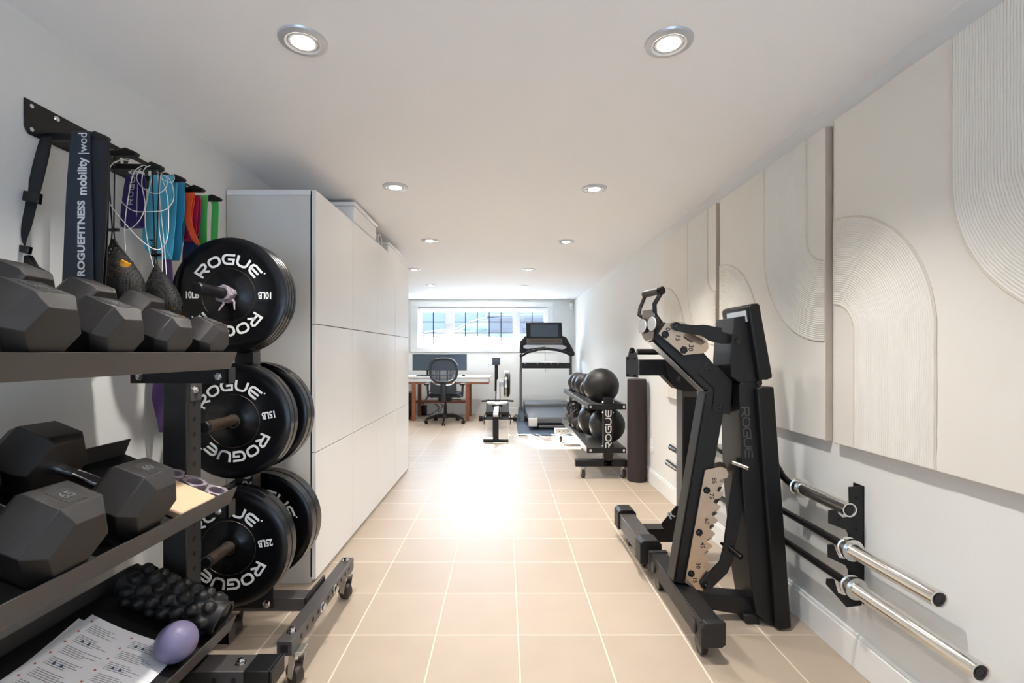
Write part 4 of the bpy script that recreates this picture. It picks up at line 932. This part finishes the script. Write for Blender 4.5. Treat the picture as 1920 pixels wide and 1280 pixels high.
# handle and wheels at the head
hd = MB(); hd.tube([P(1242, 545, Ym + .0), P(1239, 550, Ym), P(1227, 570, Ym), P(1228, 590, Ym + .01), P(1240, 606, Ym + .02)], .0095, 12)
hd.tube([P(1209, 556, Ym + .09), P(1200, 578, Ym + .09), P(1198, 590, Ym + .08), P(1212, 600, Ym + .07)], .008, 12); hd.build('handle_bracket', 'black', bench, smooth=True)
b = MB(); b.cyl(P(1208, 552, Ym + .09), P(1238, 545, Ym), .015, 20); gr = b.build('handle_grip', 'shelfm', bench, smooth=True)
b = MB(); b.cyl(P(1236, 545.5, Ym + .004), P(1243, 544, Ym - .012), .017, 20); b.build('grip_cap', 'blackg', gr, smooth=True)
b = MB(); b.poly([P(1204, 582, Ym + .06), P(1226, 579, Ym), P(1231, 636, Ym), P(1209, 639, Ym + .06), P(1203, 628, Ym + .06)], Vector((.016, .01, -.008))); b.build('head_plate', 'steel', bench, bevel=.002)
for x, y, Y in [(1204, 611, Ym + .05), (1222, 607, Ym - .01)]:
    b = MB(); ax = Vector((-.95, -.3, .05)).normalized(); c = P(x, y, Y); b.lathe([(0, -.016), (.033, -.016), (.033, -.001), (.03, .0)], c, ax, 30); o = b.build('transport_wheel', 'rubber', bench, smooth=True); b = MB(); b.lathe([(.005, .002), (.029, .002), (.031, -.0005)], c, ax, 30); b.lathe([(0, .0015), (.005, .0015)], c, ax, 12); b.build('wheel_cap', 'silver', o, smooth=True)

# ------------------------------------------------------------------ second steel stand behind the bench
st = thing('steel_stand', 'black steel stand with a vertical post and wheeled foot behind the bench', 'exercise stand', (.9, 2.68, 0)); Ys = 2.64
b = MB(); b.box(.99, 1.075, Ys, Ys + .09, .12, .98); b.build('post', 'shelfm', st, bevel=.003)
b = MB(); b.box(.9945, 1.12, Ys - .006, Ys - .001, .2, .9); b.build('post_shade_face', 'black', st, bevel=.001)  # black sheet: shaded near side of the post put in as colour
b = MB(); b.box(.752, 1.0, Ys, Ys + .085, 1.02, 1.108); b.build('top_arm', 'black', st, bevel=.003)
b = MB(); b.ppx(c6([(458, 548), (700, 548), (700, 760), (568, 752), (526, 730), (462, 640)]), Ys - .01, .008); b.ppx(c6([(425, 640), (458, 640), (568, 752), (526, 742)]), Ys + .005, .08); g = b.build('corner_gusset', 'black', st, bevel=.001)
b = MB(); c = P(1272, 711, Ys - .0102); b.text('R', .045, lambda u, v, d: c + Vector((u * .8 + v * .5, -d, v * .8 - u * .5)), .0008, .03); b.build('letter', 'shelfm', g)
b = MB(); b.cyl((.75, Ys + .04, 1.152), (1.12, Ys + .04, 1.152), .017, 18); b.build('round_bar', 'black', st, smooth=True)
b = MB(); b.ppx(c6([(192, 528), (206, 524), (210, 500), (222, 470), (232, 464), (245, 472), (262, 505), (272, 532), (274, 668), (192, 662)]), Ys - .015, .012); g = b.build('end_plate', 'shelfm', st, bevel=.002)
b = MB(); bolt(b, P(1185, 657, Ys - .015), (0, -1, 0), .012, .008)
for x, y in [(1177, 672), (1190, 672), (1177, 703), (1190, 704)]: bolt(b, P(x, y, Ys - .015), (0, -1, 0), .005, .002)
b.build('bolt', 'blackg', g, smooth=True)
b = MB(); b.box(.70, .79, 2.47, 2.92, .082, .168); fb = b.build('foot_beam', 'shelfm', st, bevel=.004)
for y0, y1 in [(2.41, 2.50), (2.88, 2.98)]:
    b = MB(); b.poly([(.69, y0, .07), (.69, y0, .175), (.71, y0, .192), (.78, y0, .192), (.802, y0, .17), (.802, y0, .07)], (0, y1 - y0, 0)); b.build('end_cap', 'rubber', fb, bevel=.005)
for y in (2.55, 2.83):
    b = MB(); b.lathe([(0, -.012), (.036, -.012), (.041, -.008), (.041, .008), (.036, .012), (0, .012)], (.745, y, .041), (1, 0, 0), 28); b.build('wheel', 'blackg', fb, smooth=True)
b = MB(); b.box(.79, .995, Ys, Ys + .085, .09, .165); b.build('cross_tube', 'black', st, bevel=.003)
b = MB(); b.ppx([(1240, 982), (1268, 948), (1300, 955), (1300, 1000), (1262, 1010), (1248, 1000)], Ys - .008, .007); g = b.build('foot_gusset', 'black', st, bevel=.001)
b = MB(); c = P(1258, 966, Ys - .0085); b.text('R', .06, lambda u, v, d: c + Vector((u * .75 + v * -.5, -d, v * .75 + u * .5)), .0008, .03); b.build('letter', 'white', g)

# ------------------------------------------------------------------ ball and kettlebell rack
br = thing('ball_rack', 'black two-shelf wheeled rack holding medicine balls and kettlebells', 'weight rack', (.93, 5.1, 0))
for Y, lb in ((4.3, 1), (6.05, 0)):
    b = MB(); b.box(.9, .985, Y, Y + .07, .115, .735); o = b.build('upright', 'black', br, bevel=.004)
    if lb:
        b = MB(); word(b, lambda u, v, d: Vector((.972 - v + .0, Y - .0005 - d, .265 + u)), .058, .17, 1.27, letters='ROGUE'); b.build('lettering', 'white', o)
        b = MB()
        for z in (.69, .60, .29, .21, .15):
            for x in (.902, .983): bolt(b, (x, Y + .02, z), (-1 if x < .95 else 1, 0, 0), .01, .012)
        b.build('bolt', 'chrome', o, smooth=True)
    b = MB(); b.box(.645, 1.12, Y, Y + .07, .11, .17); o = b.build('foot_beam', 'black' if lb else 'silver', br, bevel=.004)
    b = MB()
    for k in range(8): x = .7 + k * .055; b.cyl((x, Y - .0006, .14), (x, Y + .002, .14), .008, 12)
    b.build('hole', 'gap', o)
    caster(br, .72, Y + .03, .109, .2); caster(br, 1.09, Y + .03, .109, .2)
    for z in (.63, .235):
        b = MB(); b.box(.76, 1.105, Y - .006, Y, z - (.0 if z > .5 else 0), z + .048); o = b.build('shelf_bracket', 'black', br, bevel=.002)
        b = MB()
        for x in (.78, 1.085): bolt(b, (x, Y - .006, z + .024), (0, -1, 0), .01, .006)
        b.build('bolt', 'chrome', o, smooth=True)
for z, n_ in ((.672, 'upper_shelf'), (.28, 'lower_shelf')):
    b = MB()
    if z > .5: b.box(.76, .80, 4.3, 6.1, z - .04, z + .008); b.box(1.07, 1.105, 4.3, 6.1, z - .04, z + .008); b.box(.8, 1.07, 4.372, 6.04, z - .04, z - .034)
    else: b.box(.75, 1.105, 4.3, 6.1, z - .045, z); b.box(.745, .76, 4.3, 6.12, z - .045, z + .01)
    b.build('shelf', 'shelfm', br, bevel=.003)
def mball(c, r, lab, seam=True):
    t = thing('medicine_ball', lab, 'medicine ball', c, 'medicine balls on the ball rack')
    b = MB(); b.sphere(c, r, 40, 24); o = b.build('shell', 'ballm', t, smooth=True)
    b = MB(); n_ = 40
    for ax in ((1, 0, 0), (0, .6, .8)):
        a_ = Vector(ax).normalized(); e = a_.orthogonal().normalized(); g = a_.cross(e)
        b.tube([Vector(c) + (e * math.cos(2 * PI * k / n_) + g * math.sin(2 * PI * k / n_)) * r for k in range(n_ + 1)], .0018, 5)
    b.build('seam', 'rubber', o, smooth=True)
mball((.93, 4.56, .826), .17, 'large black medicine ball on the top shelf, nearest the camera')
mball((.985, 4.555, .452), .17, 'large black medicine ball on the lower shelf behind the lettered upright')
mball((.93, 4.905, .452), .17, 'large black medicine ball on the lower shelf, second from the lettered upright')
mball((.88, 4.90, .775), .098, 'small black ball on the top shelf just behind the largest')
mball((.885, 5.16, .795), .122, 'medium black ball on the top shelf, third from the camera')
mball((.885, 5.45, .79), .118, 'medium black ball on the top shelf, fourth from the camera')
mball((.885, 5.74, .79), .118, 'medium black ball on the top shelf, farthest from the camera')
def kettle(c, s_, lab):
    t = thing('kettlebell', lab, 'kettlebell', c, 'kettlebells on the lower shelf')
    b = MB(); cc = Vector(c); b.lathe([(0, 0), (.045 * s_, 0), (.07 * s_, .02 * s_), (.085 * s_, .06 * s_), (.085 * s_, .09 * s_), (.07 * s_, .13 * s_), (.045 * s_, .152 * s_), (0, .16 * s_)], cc, (0, 0, 1), 28); b.build('bell', 'kb', t, smooth=True)
    b = MB(); pts = [cc + Vector((-.05 * s_, 0, .12 * s_)), cc + Vector((-.062 * s_, 0, .18 * s_)), cc + Vector((-.052 * s_, 0, .225 * s_)), cc + Vector((-.025 * s_, 0, .245 * s_)), cc + Vector((.025 * s_, 0, .245 * s_)), cc + Vector((.052 * s_, 0, .225 * s_)), cc + Vector((.062 * s_, 0, .18 * s_)), cc + Vector((.05 * s_, 0, .12 * s_))]
    b.tube(pts, .016 * s_, 12); b.build('handle', 'kb', t, smooth=True)
kettle((.84, 5.85, .281), 1.05, 'kettlebell on the lower shelf, farthest from the camera'); kettle((.815, 5.6, .281), .95, 'kettlebell on the lower shelf, second farthest')
kettle((.83, 5.36, .281), .85, 'kettlebell on the lower shelf, between two others'); kettle((.84, 5.18, .281), .62, 'smallest kettlebell on the lower shelf, beside the large ball')
b = MB(); b.lathe([(0, 0), (.078, 0), (.083, .006), (.083, .904), (.078, .91), (0, .91)], (1.187, 4.25, 0), (0, 0, 1), 48); tag(b.build('foam_roller', 'foam', smooth=True), 'tall black foam roller standing on end against the right wall', 'foam roller')

# ------------------------------------------------------------------ treadmill on its mat
b = MB(); b.box(.19, 1.25, 6.5, 8.72, 0, .006); tag(b.build('floor_mat', 'mat', bevel=.002), 'dark rubber mat under the treadmill', 'mat')
tm = thing('treadmill', 'grey and black treadmill with a screen in front of the window', 'treadmill', (.7, 7.6, .006))
b = MB(); b.poly([(.36, 7.0, .1), (1.08, 7.0, .1), (1.1, 8.1, .14), (.34, 8.1, .14)], (0, 0, .075)); b.build('deck', 'trgrey', tm, bevel=.01)
b = MB(); b.poly([(.46, 7.03, .177), (.98, 7.03, .177), (1.0, 8.05, .217), (.44, 8.05, .217)], (0, 0, .004)); b.build('running_belt', 'trbelt', tm)
for s_ in (0, 1):
    x0, x1 = ((.36, .455), (.985, 1.08))[s_]
    b = MB(); b.poly([(x0, 7.0, .176), (x1, 7.0, .176), (x1, 8.08, .218), (x0, 8.08, .218)], (0, 0, .008)); b.build('side_rail', 'shelfm', tm, bevel=.003)
    b = MB(); b.box(x0 - .01, x1 + .03 * (1 - s_), 6.955, 7.05, .055, .18); b.build('end_cap', 'silver', tm, bevel=.01)
    b = MB(); x = (.277, 1.13)[s_]; b.poly([(x - .02, 8.03, .02), (x + .025, 8.03, .02), (x + .025, 8.1, 1.12), (x - .02, 8.1, 1.12)], (0, .09, 0)); b.build('upright', 'trgrey', tm, bevel=.012, bseg=3)
    b = MB(); b.poly([(x - .04, 7.75, .008), (x - .04, 8.3, .008), (x - .04, 8.3, .12), (x - .04, 8.1, .22), (x - .04, 7.9, .1)], (.1, 0, 0)); b.build('base_foot', 'black', tm, bevel=.01)
b = MB(); b.box(.5, .95, 6.98, 7.02, .03, .075); b.build('rear_roller_guard', 'trgrey', tm, bevel=.01)
b = MB()
prof = [(8.02, .2), (8.04, .27), (8.12, .3), (8.4, .3), (8.48, .25), (8.48, .1), (8.02, .1)]
b.poly([(.33, y, z) for y, z in prof], (.77, 0, 0)); b.build('motor_hood', 'trgrey', tm, bevel=.02, bseg=3)
b = MB(); b.box(.3, 1.12, 8.02, 8.1, .875, .965); o = b.build('lower_crossbar', 'black', tm, bevel=.012)
b = MB(); 
for x in (.34, .55, .68, .78, .9): b.box(x, x + .012, 8.0, 8.02, .95, .985)
b.box(.31, .98, 8.03, 8.08, .966, .985); b.build('tray_dividers', 'silver', o)
b = MB(); b.ppx([(974, 667), (975, 640), (984, 630), (990, 629), (1053, 629), (1062, 632), (1072, 650), (1078, 662), (1077, 667), (1068, 667), (1058, 660), (1026, 651), (998, 655), (983, 664)], 8.0, .16); b.build('console_frame', 'black', tm, bevel=.012, bseg=3)
b = MB(); b.tube([P(976, 668, 7.92), P(990, 660, 7.85), P(1010, 655, 7.82), P(1026, 654, 7.81), P(1045, 656, 7.82), P(1062, 661, 7.87), P(1073, 666, 7.92)], .022, 14); b.build('front_handlebar', 'black', tm, smooth=True)
b = MB(); b.cyl((1.13, 7.9, 1.13), (1.13, 8.0, 1.13), .035, 20); b.cyl((.28, 7.9, 1.1), (.28, 8.0, 1.1), .03, 20); b.build('arm_end', 'black', tm, smooth=True)
b = MB(); b.ppx([(981, 648), (987, 646), (1054, 646), (1062, 649), (1062, 653), (1054, 655), (1020, 650), (990, 654), (982, 653)], 7.985, .02); b.build('control_panel', 'silver', tm, bevel=.006)
b = MB(); b.ppx([(987, 634), (1054, 634), (1055, 645), (1051, 645.5), (990, 645.5), (987, 643)], 7.97, .05); o = b.build('speaker_bar', 'trgrey', tm, bevel=.006)
b = MB(); b.ppx([(992, 636), (1050, 636), (1050, 642), (992, 642)], 7.962, .01); b.build('speaker_grille', 'peg', o)
b = MB(); b.ppx([(986, 604.5), (1053, 604.5), (1054.5, 634), (987.5, 634)], 7.97, .04); o = b.build('screen_housing', 'black', tm, bevel=.006)
b = MB(); b.ppx([(995, 608), (1046, 608), (1047, 631), (995, 631)], 7.966, .006); b.build('screen', 'screen', o)
b = MB(); b.tube([P(1022, 650, 7.9), P(1022, 690, 7.9), P(1022.5, 698, 7.9)], .003, 6); b.build('safety_cord', 'blackg', tm, smooth=True)

# ------------------------------------------------------------------ rowing machine
rw = thing('rowing_machine', 'black and silver rowing machine with a flywheel between desk and treadmill', 'rowing machine', (-.11, 7.0, 0))
b = MB(); b.cyl((-.27, 6.02, .025), (.05, 6.02, .025), .022, 16); o = b.build('rear_foot', 'black', rw, smooth=True)
b = MB(); b.poly([(-.15, 6.0, .03), (-.075, 6.0, .03), (-.075, 6.03, .33), (-.15, 6.03, .33)], (0, .05, 0)); b.build('rear_leg', 'black', rw, bevel=.004)
b = MB(); b.box(-.145, -.08, 6.0, 7.75, .33, .36); b.build('monorail', 'steel', rw, bevel=.004)
b = MB(); b.poly([(-.25, 6.98, .385), (-.11, 6.98, .37), (.03, 6.98, .385), (.04, 6.98, .41), (-.05, 6.98, .402), (-.11, 6.98, .39), (-.17, 6.98, .402), (-.26, 6.98, .41)], (0, .2, 0)); b.build('seat', 'silver', rw, bevel=.006)
b = MB(); b.box(-.19, -.03, 7.0, 7.14, .345, .375); b.build('seat_carriage', 'black', rw, bevel=.004)
for s_ in (-1, 1):
    cx = -.11 + s_ * .115
    b = MB(); b.poly([(cx - .06, 7.2, .12), (cx + .06, 7.2, .12), (cx + .06, 7.38, .36), (cx - .06, 7.38, .36)], (0, .03, .0)); o = b.build('foot_plate', 'chair', rw, bevel=.01)
    b = MB(); b.box(cx - .066, cx + .066, 7.22, 7.26, .2, .235); b.tube([(cx + s_ * .06, 7.24, .22), (cx + s_ * .09, 7.2, .16), (cx + s_ * .085, 7.2, .05)], .008, 6); b.build('foot_strap', 'blackg', o, bevel=.002)
    b = MB(); b.cyl((-.11 + s_ * .25, 7.8, .06), (-.11 + s_ * .31, 7.8, .06), .045, 20); b.build('transport_wheel', 'black', rw, smooth=True)
    b = MB(); b.cyl((-.11 + s_ * .12, 7.42, .395), (-.11 + s_ * .25, 7.42, .385), .016, 12); b.build('handle_grip', 'rubber', rw, smooth=True)
b = MB(); b.cyl((-.23, 7.42, .395), (.01, 7.42, .395), .012, 12); b.build('handle', 'blackg', rw, smooth=True)
b = MB(); b.cyl((-.38, 7.8, .06), (.16, 7.8, .06), .02, 14); b.build('front_foot', 'black', rw, smooth=True)
b = MB(); b.poly([(-.155, 7.72, .06), (-.065, 7.72, .06), (-.07, 7.84, .62), (-.15, 7.84, .62)], (0, .07, 0)); b.build('front_frame', 'black', rw, bevel=.006)
b = MB(); b.poly([(-.135, 7.70, .34), (-.08, 7.70, .34), (-.085, 7.83, .7), (-.125, 7.83, .7)], (0, .012, 0)); b.build('chain_guide', 'silver', rw, bevel=.003)
b = MB(); b.poly([(-.165, 7.85, .5), (-.105, 7.85, .5), (-.11, 7.93, .95), (-.165, 7.93, .95)], (0, .05, 0)); b.build('monitor_arm', 'black', rw, bevel=.004)
b = MB(); b.ppx([(923, 670), (938, 670), (937.5, 684), (923, 684)], 7.9, .04); o = b.build('monitor', 'chair', rw, bevel=.005)
b = MB(); b.ppx([(925, 672), (936, 672), (936, 679), (925, 679)], 7.897, .004); b.build('monitor_screen', 'screen', o)
b = MB(); b.lathe([(0, -.055), (.17, -.055), (.215, -.035), (.22, 0), (.215, .035), (.17, .055), (0, .055)], (.038, 7.93, .62), (1, 0, 0), 44); fl = b.build('flywheel_housing', 'black', rw, smooth=True)
b = MB(); b.lathe([(.2215, -.018), (.2235, -.016), (.2235, .016), (.2215, .018)], (.02, 7.93, .62), (1, 0, 0), 44); b.build('perforated_band', 'steel', fl, smooth=True)
b = MB(); b.box(-.01, .06, 7.70, 7.80, .80, .835); b.box(-.13, .0, 7.86, 7.92, .58, .66); b.build('flywheel_bracket', 'silver', rw, bevel=.008)

# ------------------------------------------------------------------ desk, screen, chair
dk = thing('desk', 'long desk with a white drawer top and reddish wooden legs under the window', 'desk', (-1.2, 8.25, 0))
b = MB(); b.box(-2.2, -.235, 7.95, 8.6, .715, .738); b.build('tabletop', 'cab', dk, bevel=.003)
b = MB(); b.box(-2.19, -.26, 7.975, 8.58, .642, .714); b.build('drawer_case', 'cab', dk, bevel=.002)
for x0, x1 in [(-2.18, -1.53), (-1.522, -.632), (-.624, -.27)]:
    b = MB(); b.box(x0, x1, 7.96, 7.974, .646, .708); b.build('drawer', 'cab', dk, bevel=.0015)
b = MB(); b.box(-2.15, -.26, 7.97, 8.03, .612, .641); b.box(-2.15, -.26, 8.5, 8.56, .612, .641); b.build('apron', 'wood', dk, bevel=.002)
for x in (-1.555, -.655, -2.15):
    for y in (7.93, 8.48):
        b = MB(); b.box(x, x + .06, y, y + .05, 0, .641 if y > 8 else .641); b.build('leg', 'wood', dk, bevel=.003)
b = MB(); b.box(-2.1, -.63, 8.46, 8.48, .24, .29); b.build('stretcher', 'wood', dk, bevel=.002)
mo = thing('computer_monitor', 'ultrawide dark computer monitor on the desk behind the office chair', 'monitor', (-1.14, 8.35, .738))
b = MB(); b.box(-1.62, -.665, 8.33, 8.36, .83, 1.115); o = b.build('housing', 'blackg', mo, bevel=.004)
b = MB(); b.box(-1.612, -.673, 8.326, 8.331, .838, 1.108); b.build('screen', 'screen', o)
b = MB(); b.cyl((-1.36, 8.37, .745), (-1.36, 8.37, .95), .018, 14); b.poly([(-1.46, 8.26, .738), (-1.26, 8.26, .738), (-1.24, 8.42, .738), (-1.48, 8.42, .738)], (0, 0, .01)); b.build('stand', 'black', mo, bevel=.003)
b = MB(); b.box(-1.5, -.9, 8.03, 8.16, .739, .755); tag(b.build('keyboard', 'black', bevel=.004), 'flat black keyboard on the white desk in front of the monitor', 'keyboard')
b = MB(); b.sphere((-.70, 8.1, .752), .03, 20, 12, (1, 1.5, .55)); tag(b.build('computer_mouse', 'blackg', smooth=True), 'dark mouse on the white desk right of the chair', 'mouse')
pc = thing('computer_tower', 'dark computer tower on the floor at the left end of the desk', 'computer', (-1.74, 8.2, 0))
b = MB(); b.box(-1.86, -1.6, 8.02, 8.42, .01, .46); b.build('case', 'blackg', pc, bevel=.008)
b = MB(); b.box(-1.85, -1.61, 8.012, 8.021, .05, .44); b.build('front_panel', 'chair', pc, bevel=.003)
t = thing('cable_tangle', 'dark cables dangling under the desk behind the chair', 'cables', (-1.3, 8.4, 0))
random.seed(3)
for pts in [[(785, 775), (800, 745), (808, 725), (806, 714)], [(785, 770), (802, 778), (815, 772), (824, 764), (815, 757)], [(820, 757), (823, 772), (830, 760), (826, 757)], [(790, 757), (800, 748), (812, 735), (830, 750), (845, 748)]]:
    q = [P(x, y, 8.5 + .03 * random.random()) for x, y in pts]; out = []
    for i in range(len(q) - 1):
        p0, p1, p2, p3 = q[max(i - 1, 0)], q[i], q[i + 1], q[min(i + 2, len(q) - 1)]
        for k in range(6): t_ = k / 6; out.append(.5 * (2 * p1 + (p2 - p0) * t_ + (2 * p0 - 5 * p1 + 4 * p2 - p3) * t_ ** 2 + (3 * p1 - p0 - 3 * p2 + p3) * t_ ** 3))
    b = MB(); b.tube(out + [q[-1]], .006, 6); b.build('cable', 'blackg', t, smooth=True)
b = MB(); b.box(-1.52, -1.42, 8.6, 8.7, .0, .18); b.build('power_brick', 'blackg', t, bevel=.01)

ch = thing('office_chair', 'black mesh-back swivel office chair at the desk', 'office chair', (-.96, 7.65, 0)); cx, cy = -.96, 7.68
def ell(n, a, bz, c, pw=2.6):
    out = []
    for k in range(n):
        th = 2 * PI * k / n; co_, si = math.cos(th), math.sin(th)
        out.append((c[0] + a * math.copysign(abs(co_) ** (2 / pw), co_), c[1] + bz * math.copysign(abs(si) ** (2 / pw), si)))
    return out
zc = .86; pts = []
for x, z in ell(40, .212, .185, (cx, zc)): pts.append((x - (.0) + (x - cx) * (z - zc) * -.0, 7.44 + .5 * (x - cx) ** 2 + .06 * (z - zc), z))
b = MB(); b.tube(pts + [pts[0], pts[1]], .021, 10); b.build('back_frame', 'chair', ch, smooth=True)
b = MB(); c0 = b.bm.verts.new((cx, 7.44, zc)); ring = []
rows = []
for k in range(1, 7):
    rows.append([b.bm.verts.new((cx + (p[0] - cx) * k / 6, 7.44 + .5 * ((p[0] - cx) * k / 6) ** 2 - 0.0, zc + (p[2] - zc) * k / 6)) for p in pts])
for j in range(40): b.bm.faces.new([c0, rows[0][j], rows[0][(j + 1) % 40]])
for A_, B_ in zip(rows, rows[1:]):
    for j in range(40): b.bm.faces.new([A_[j], A_[(j + 1) % 40], B_[(j + 1) % 40], B_[j]])
b.build('mesh_back', 'chairnet', ch, smooth=True)
b = MB(); b.poly([(cx - .20, 7.43, .70), (cx - .21, 7.43, .52), (cx - .16, 7.43, .49), (cx + .16, 7.43, .49), (cx + .21, 7.43, .52), (cx + .20, 7.43, .70), (cx + .12, 7.43, .64), (cx, 7.43, .62), (cx - .12, 7.43, .64)], (0, .035, 0)); b.build('lower_back_shell', 'chair', ch, bevel=.01)
b = MB(); b.tube([(cx, 7.41, .66), (cx, 7.40, .52), (cx, 7.45, .40), (cx, 7.6, .385)], [.045, .045, .035, .03], 10); b.build('back_spine', 'chair', ch, smooth=True)
b = MB(); b.box(cx - .24, cx + .24, 7.46, 7.92, .43, .5); b.build('seat', 'chairf', ch, bevel=.03, bseg=4)
b = MB(); b.box(cx - .1, cx + .1, 7.56, 7.8, .36, .428); b.tube([(cx + .08, 7.66, .39), (cx + .26, 7.62, .385)], .008, 6); b.build('tilt_mechanism', 'black', ch, bevel=.008)
for s_ in (-1, 1):
    b = MB(); b.tube([(cx + s_ * .2, 7.66, .42), (cx + s_ * .275, 7.66, .44), (cx + s_ * .285, 7.66, .62)], .018, 10); o = b.build('armrest', 'chair', ch, smooth=True)
    b = MB(); b.box(cx + s_ * .285 - .04, cx + s_ * .285 + .04, 7.54, 7.78, .62, .65); b.build('arm_pad', 'blackg', o, bevel=.012)
b = MB(); b.lathe([(0, .08), (.045, .08), (.05, .14), (.03, .15), (.026, .2), (.026, .3), (.018, .3), (.018, .37)], (cx, cy, 0), (0, 0, 1), 20); b.build('gas_column', 'black', ch, smooth=True)
for k in range(5):
    a = R(-90 + 72 * k + 2); e = Vector((cx + .31 * math.cos(a), cy + .31 * math.sin(a), .085))
    b = MB(); b.tube([(cx + .03 * math.cos(a), cy + .03 * math.sin(a), .12), (cx + .17 * math.cos(a), cy + .17 * math.sin(a), .118), tuple(e)], [.03, .026, .016], 10); o = b.build('base_leg', 'black', ch, smooth=True)
    ax = Vector((-math.sin(a), math.cos(a), 0)); b = MB()
    for s_ in (-1, 1): b.lathe([(0, -.01), (.022, -.01), (.028, -.004), (.028, .006), (.02, .012), (0, .012)], (e.x, e.y, .0285) + 0 * ax if False else Vector((e.x, e.y, .0285)) + ax * s_ * .015, ax * s_, 18)
    b.cyl((e.x, e.y, .03), (e.x, e.y, .085), .008, 8); b.build('twin_wheel', 'blackg', o, smooth=True)
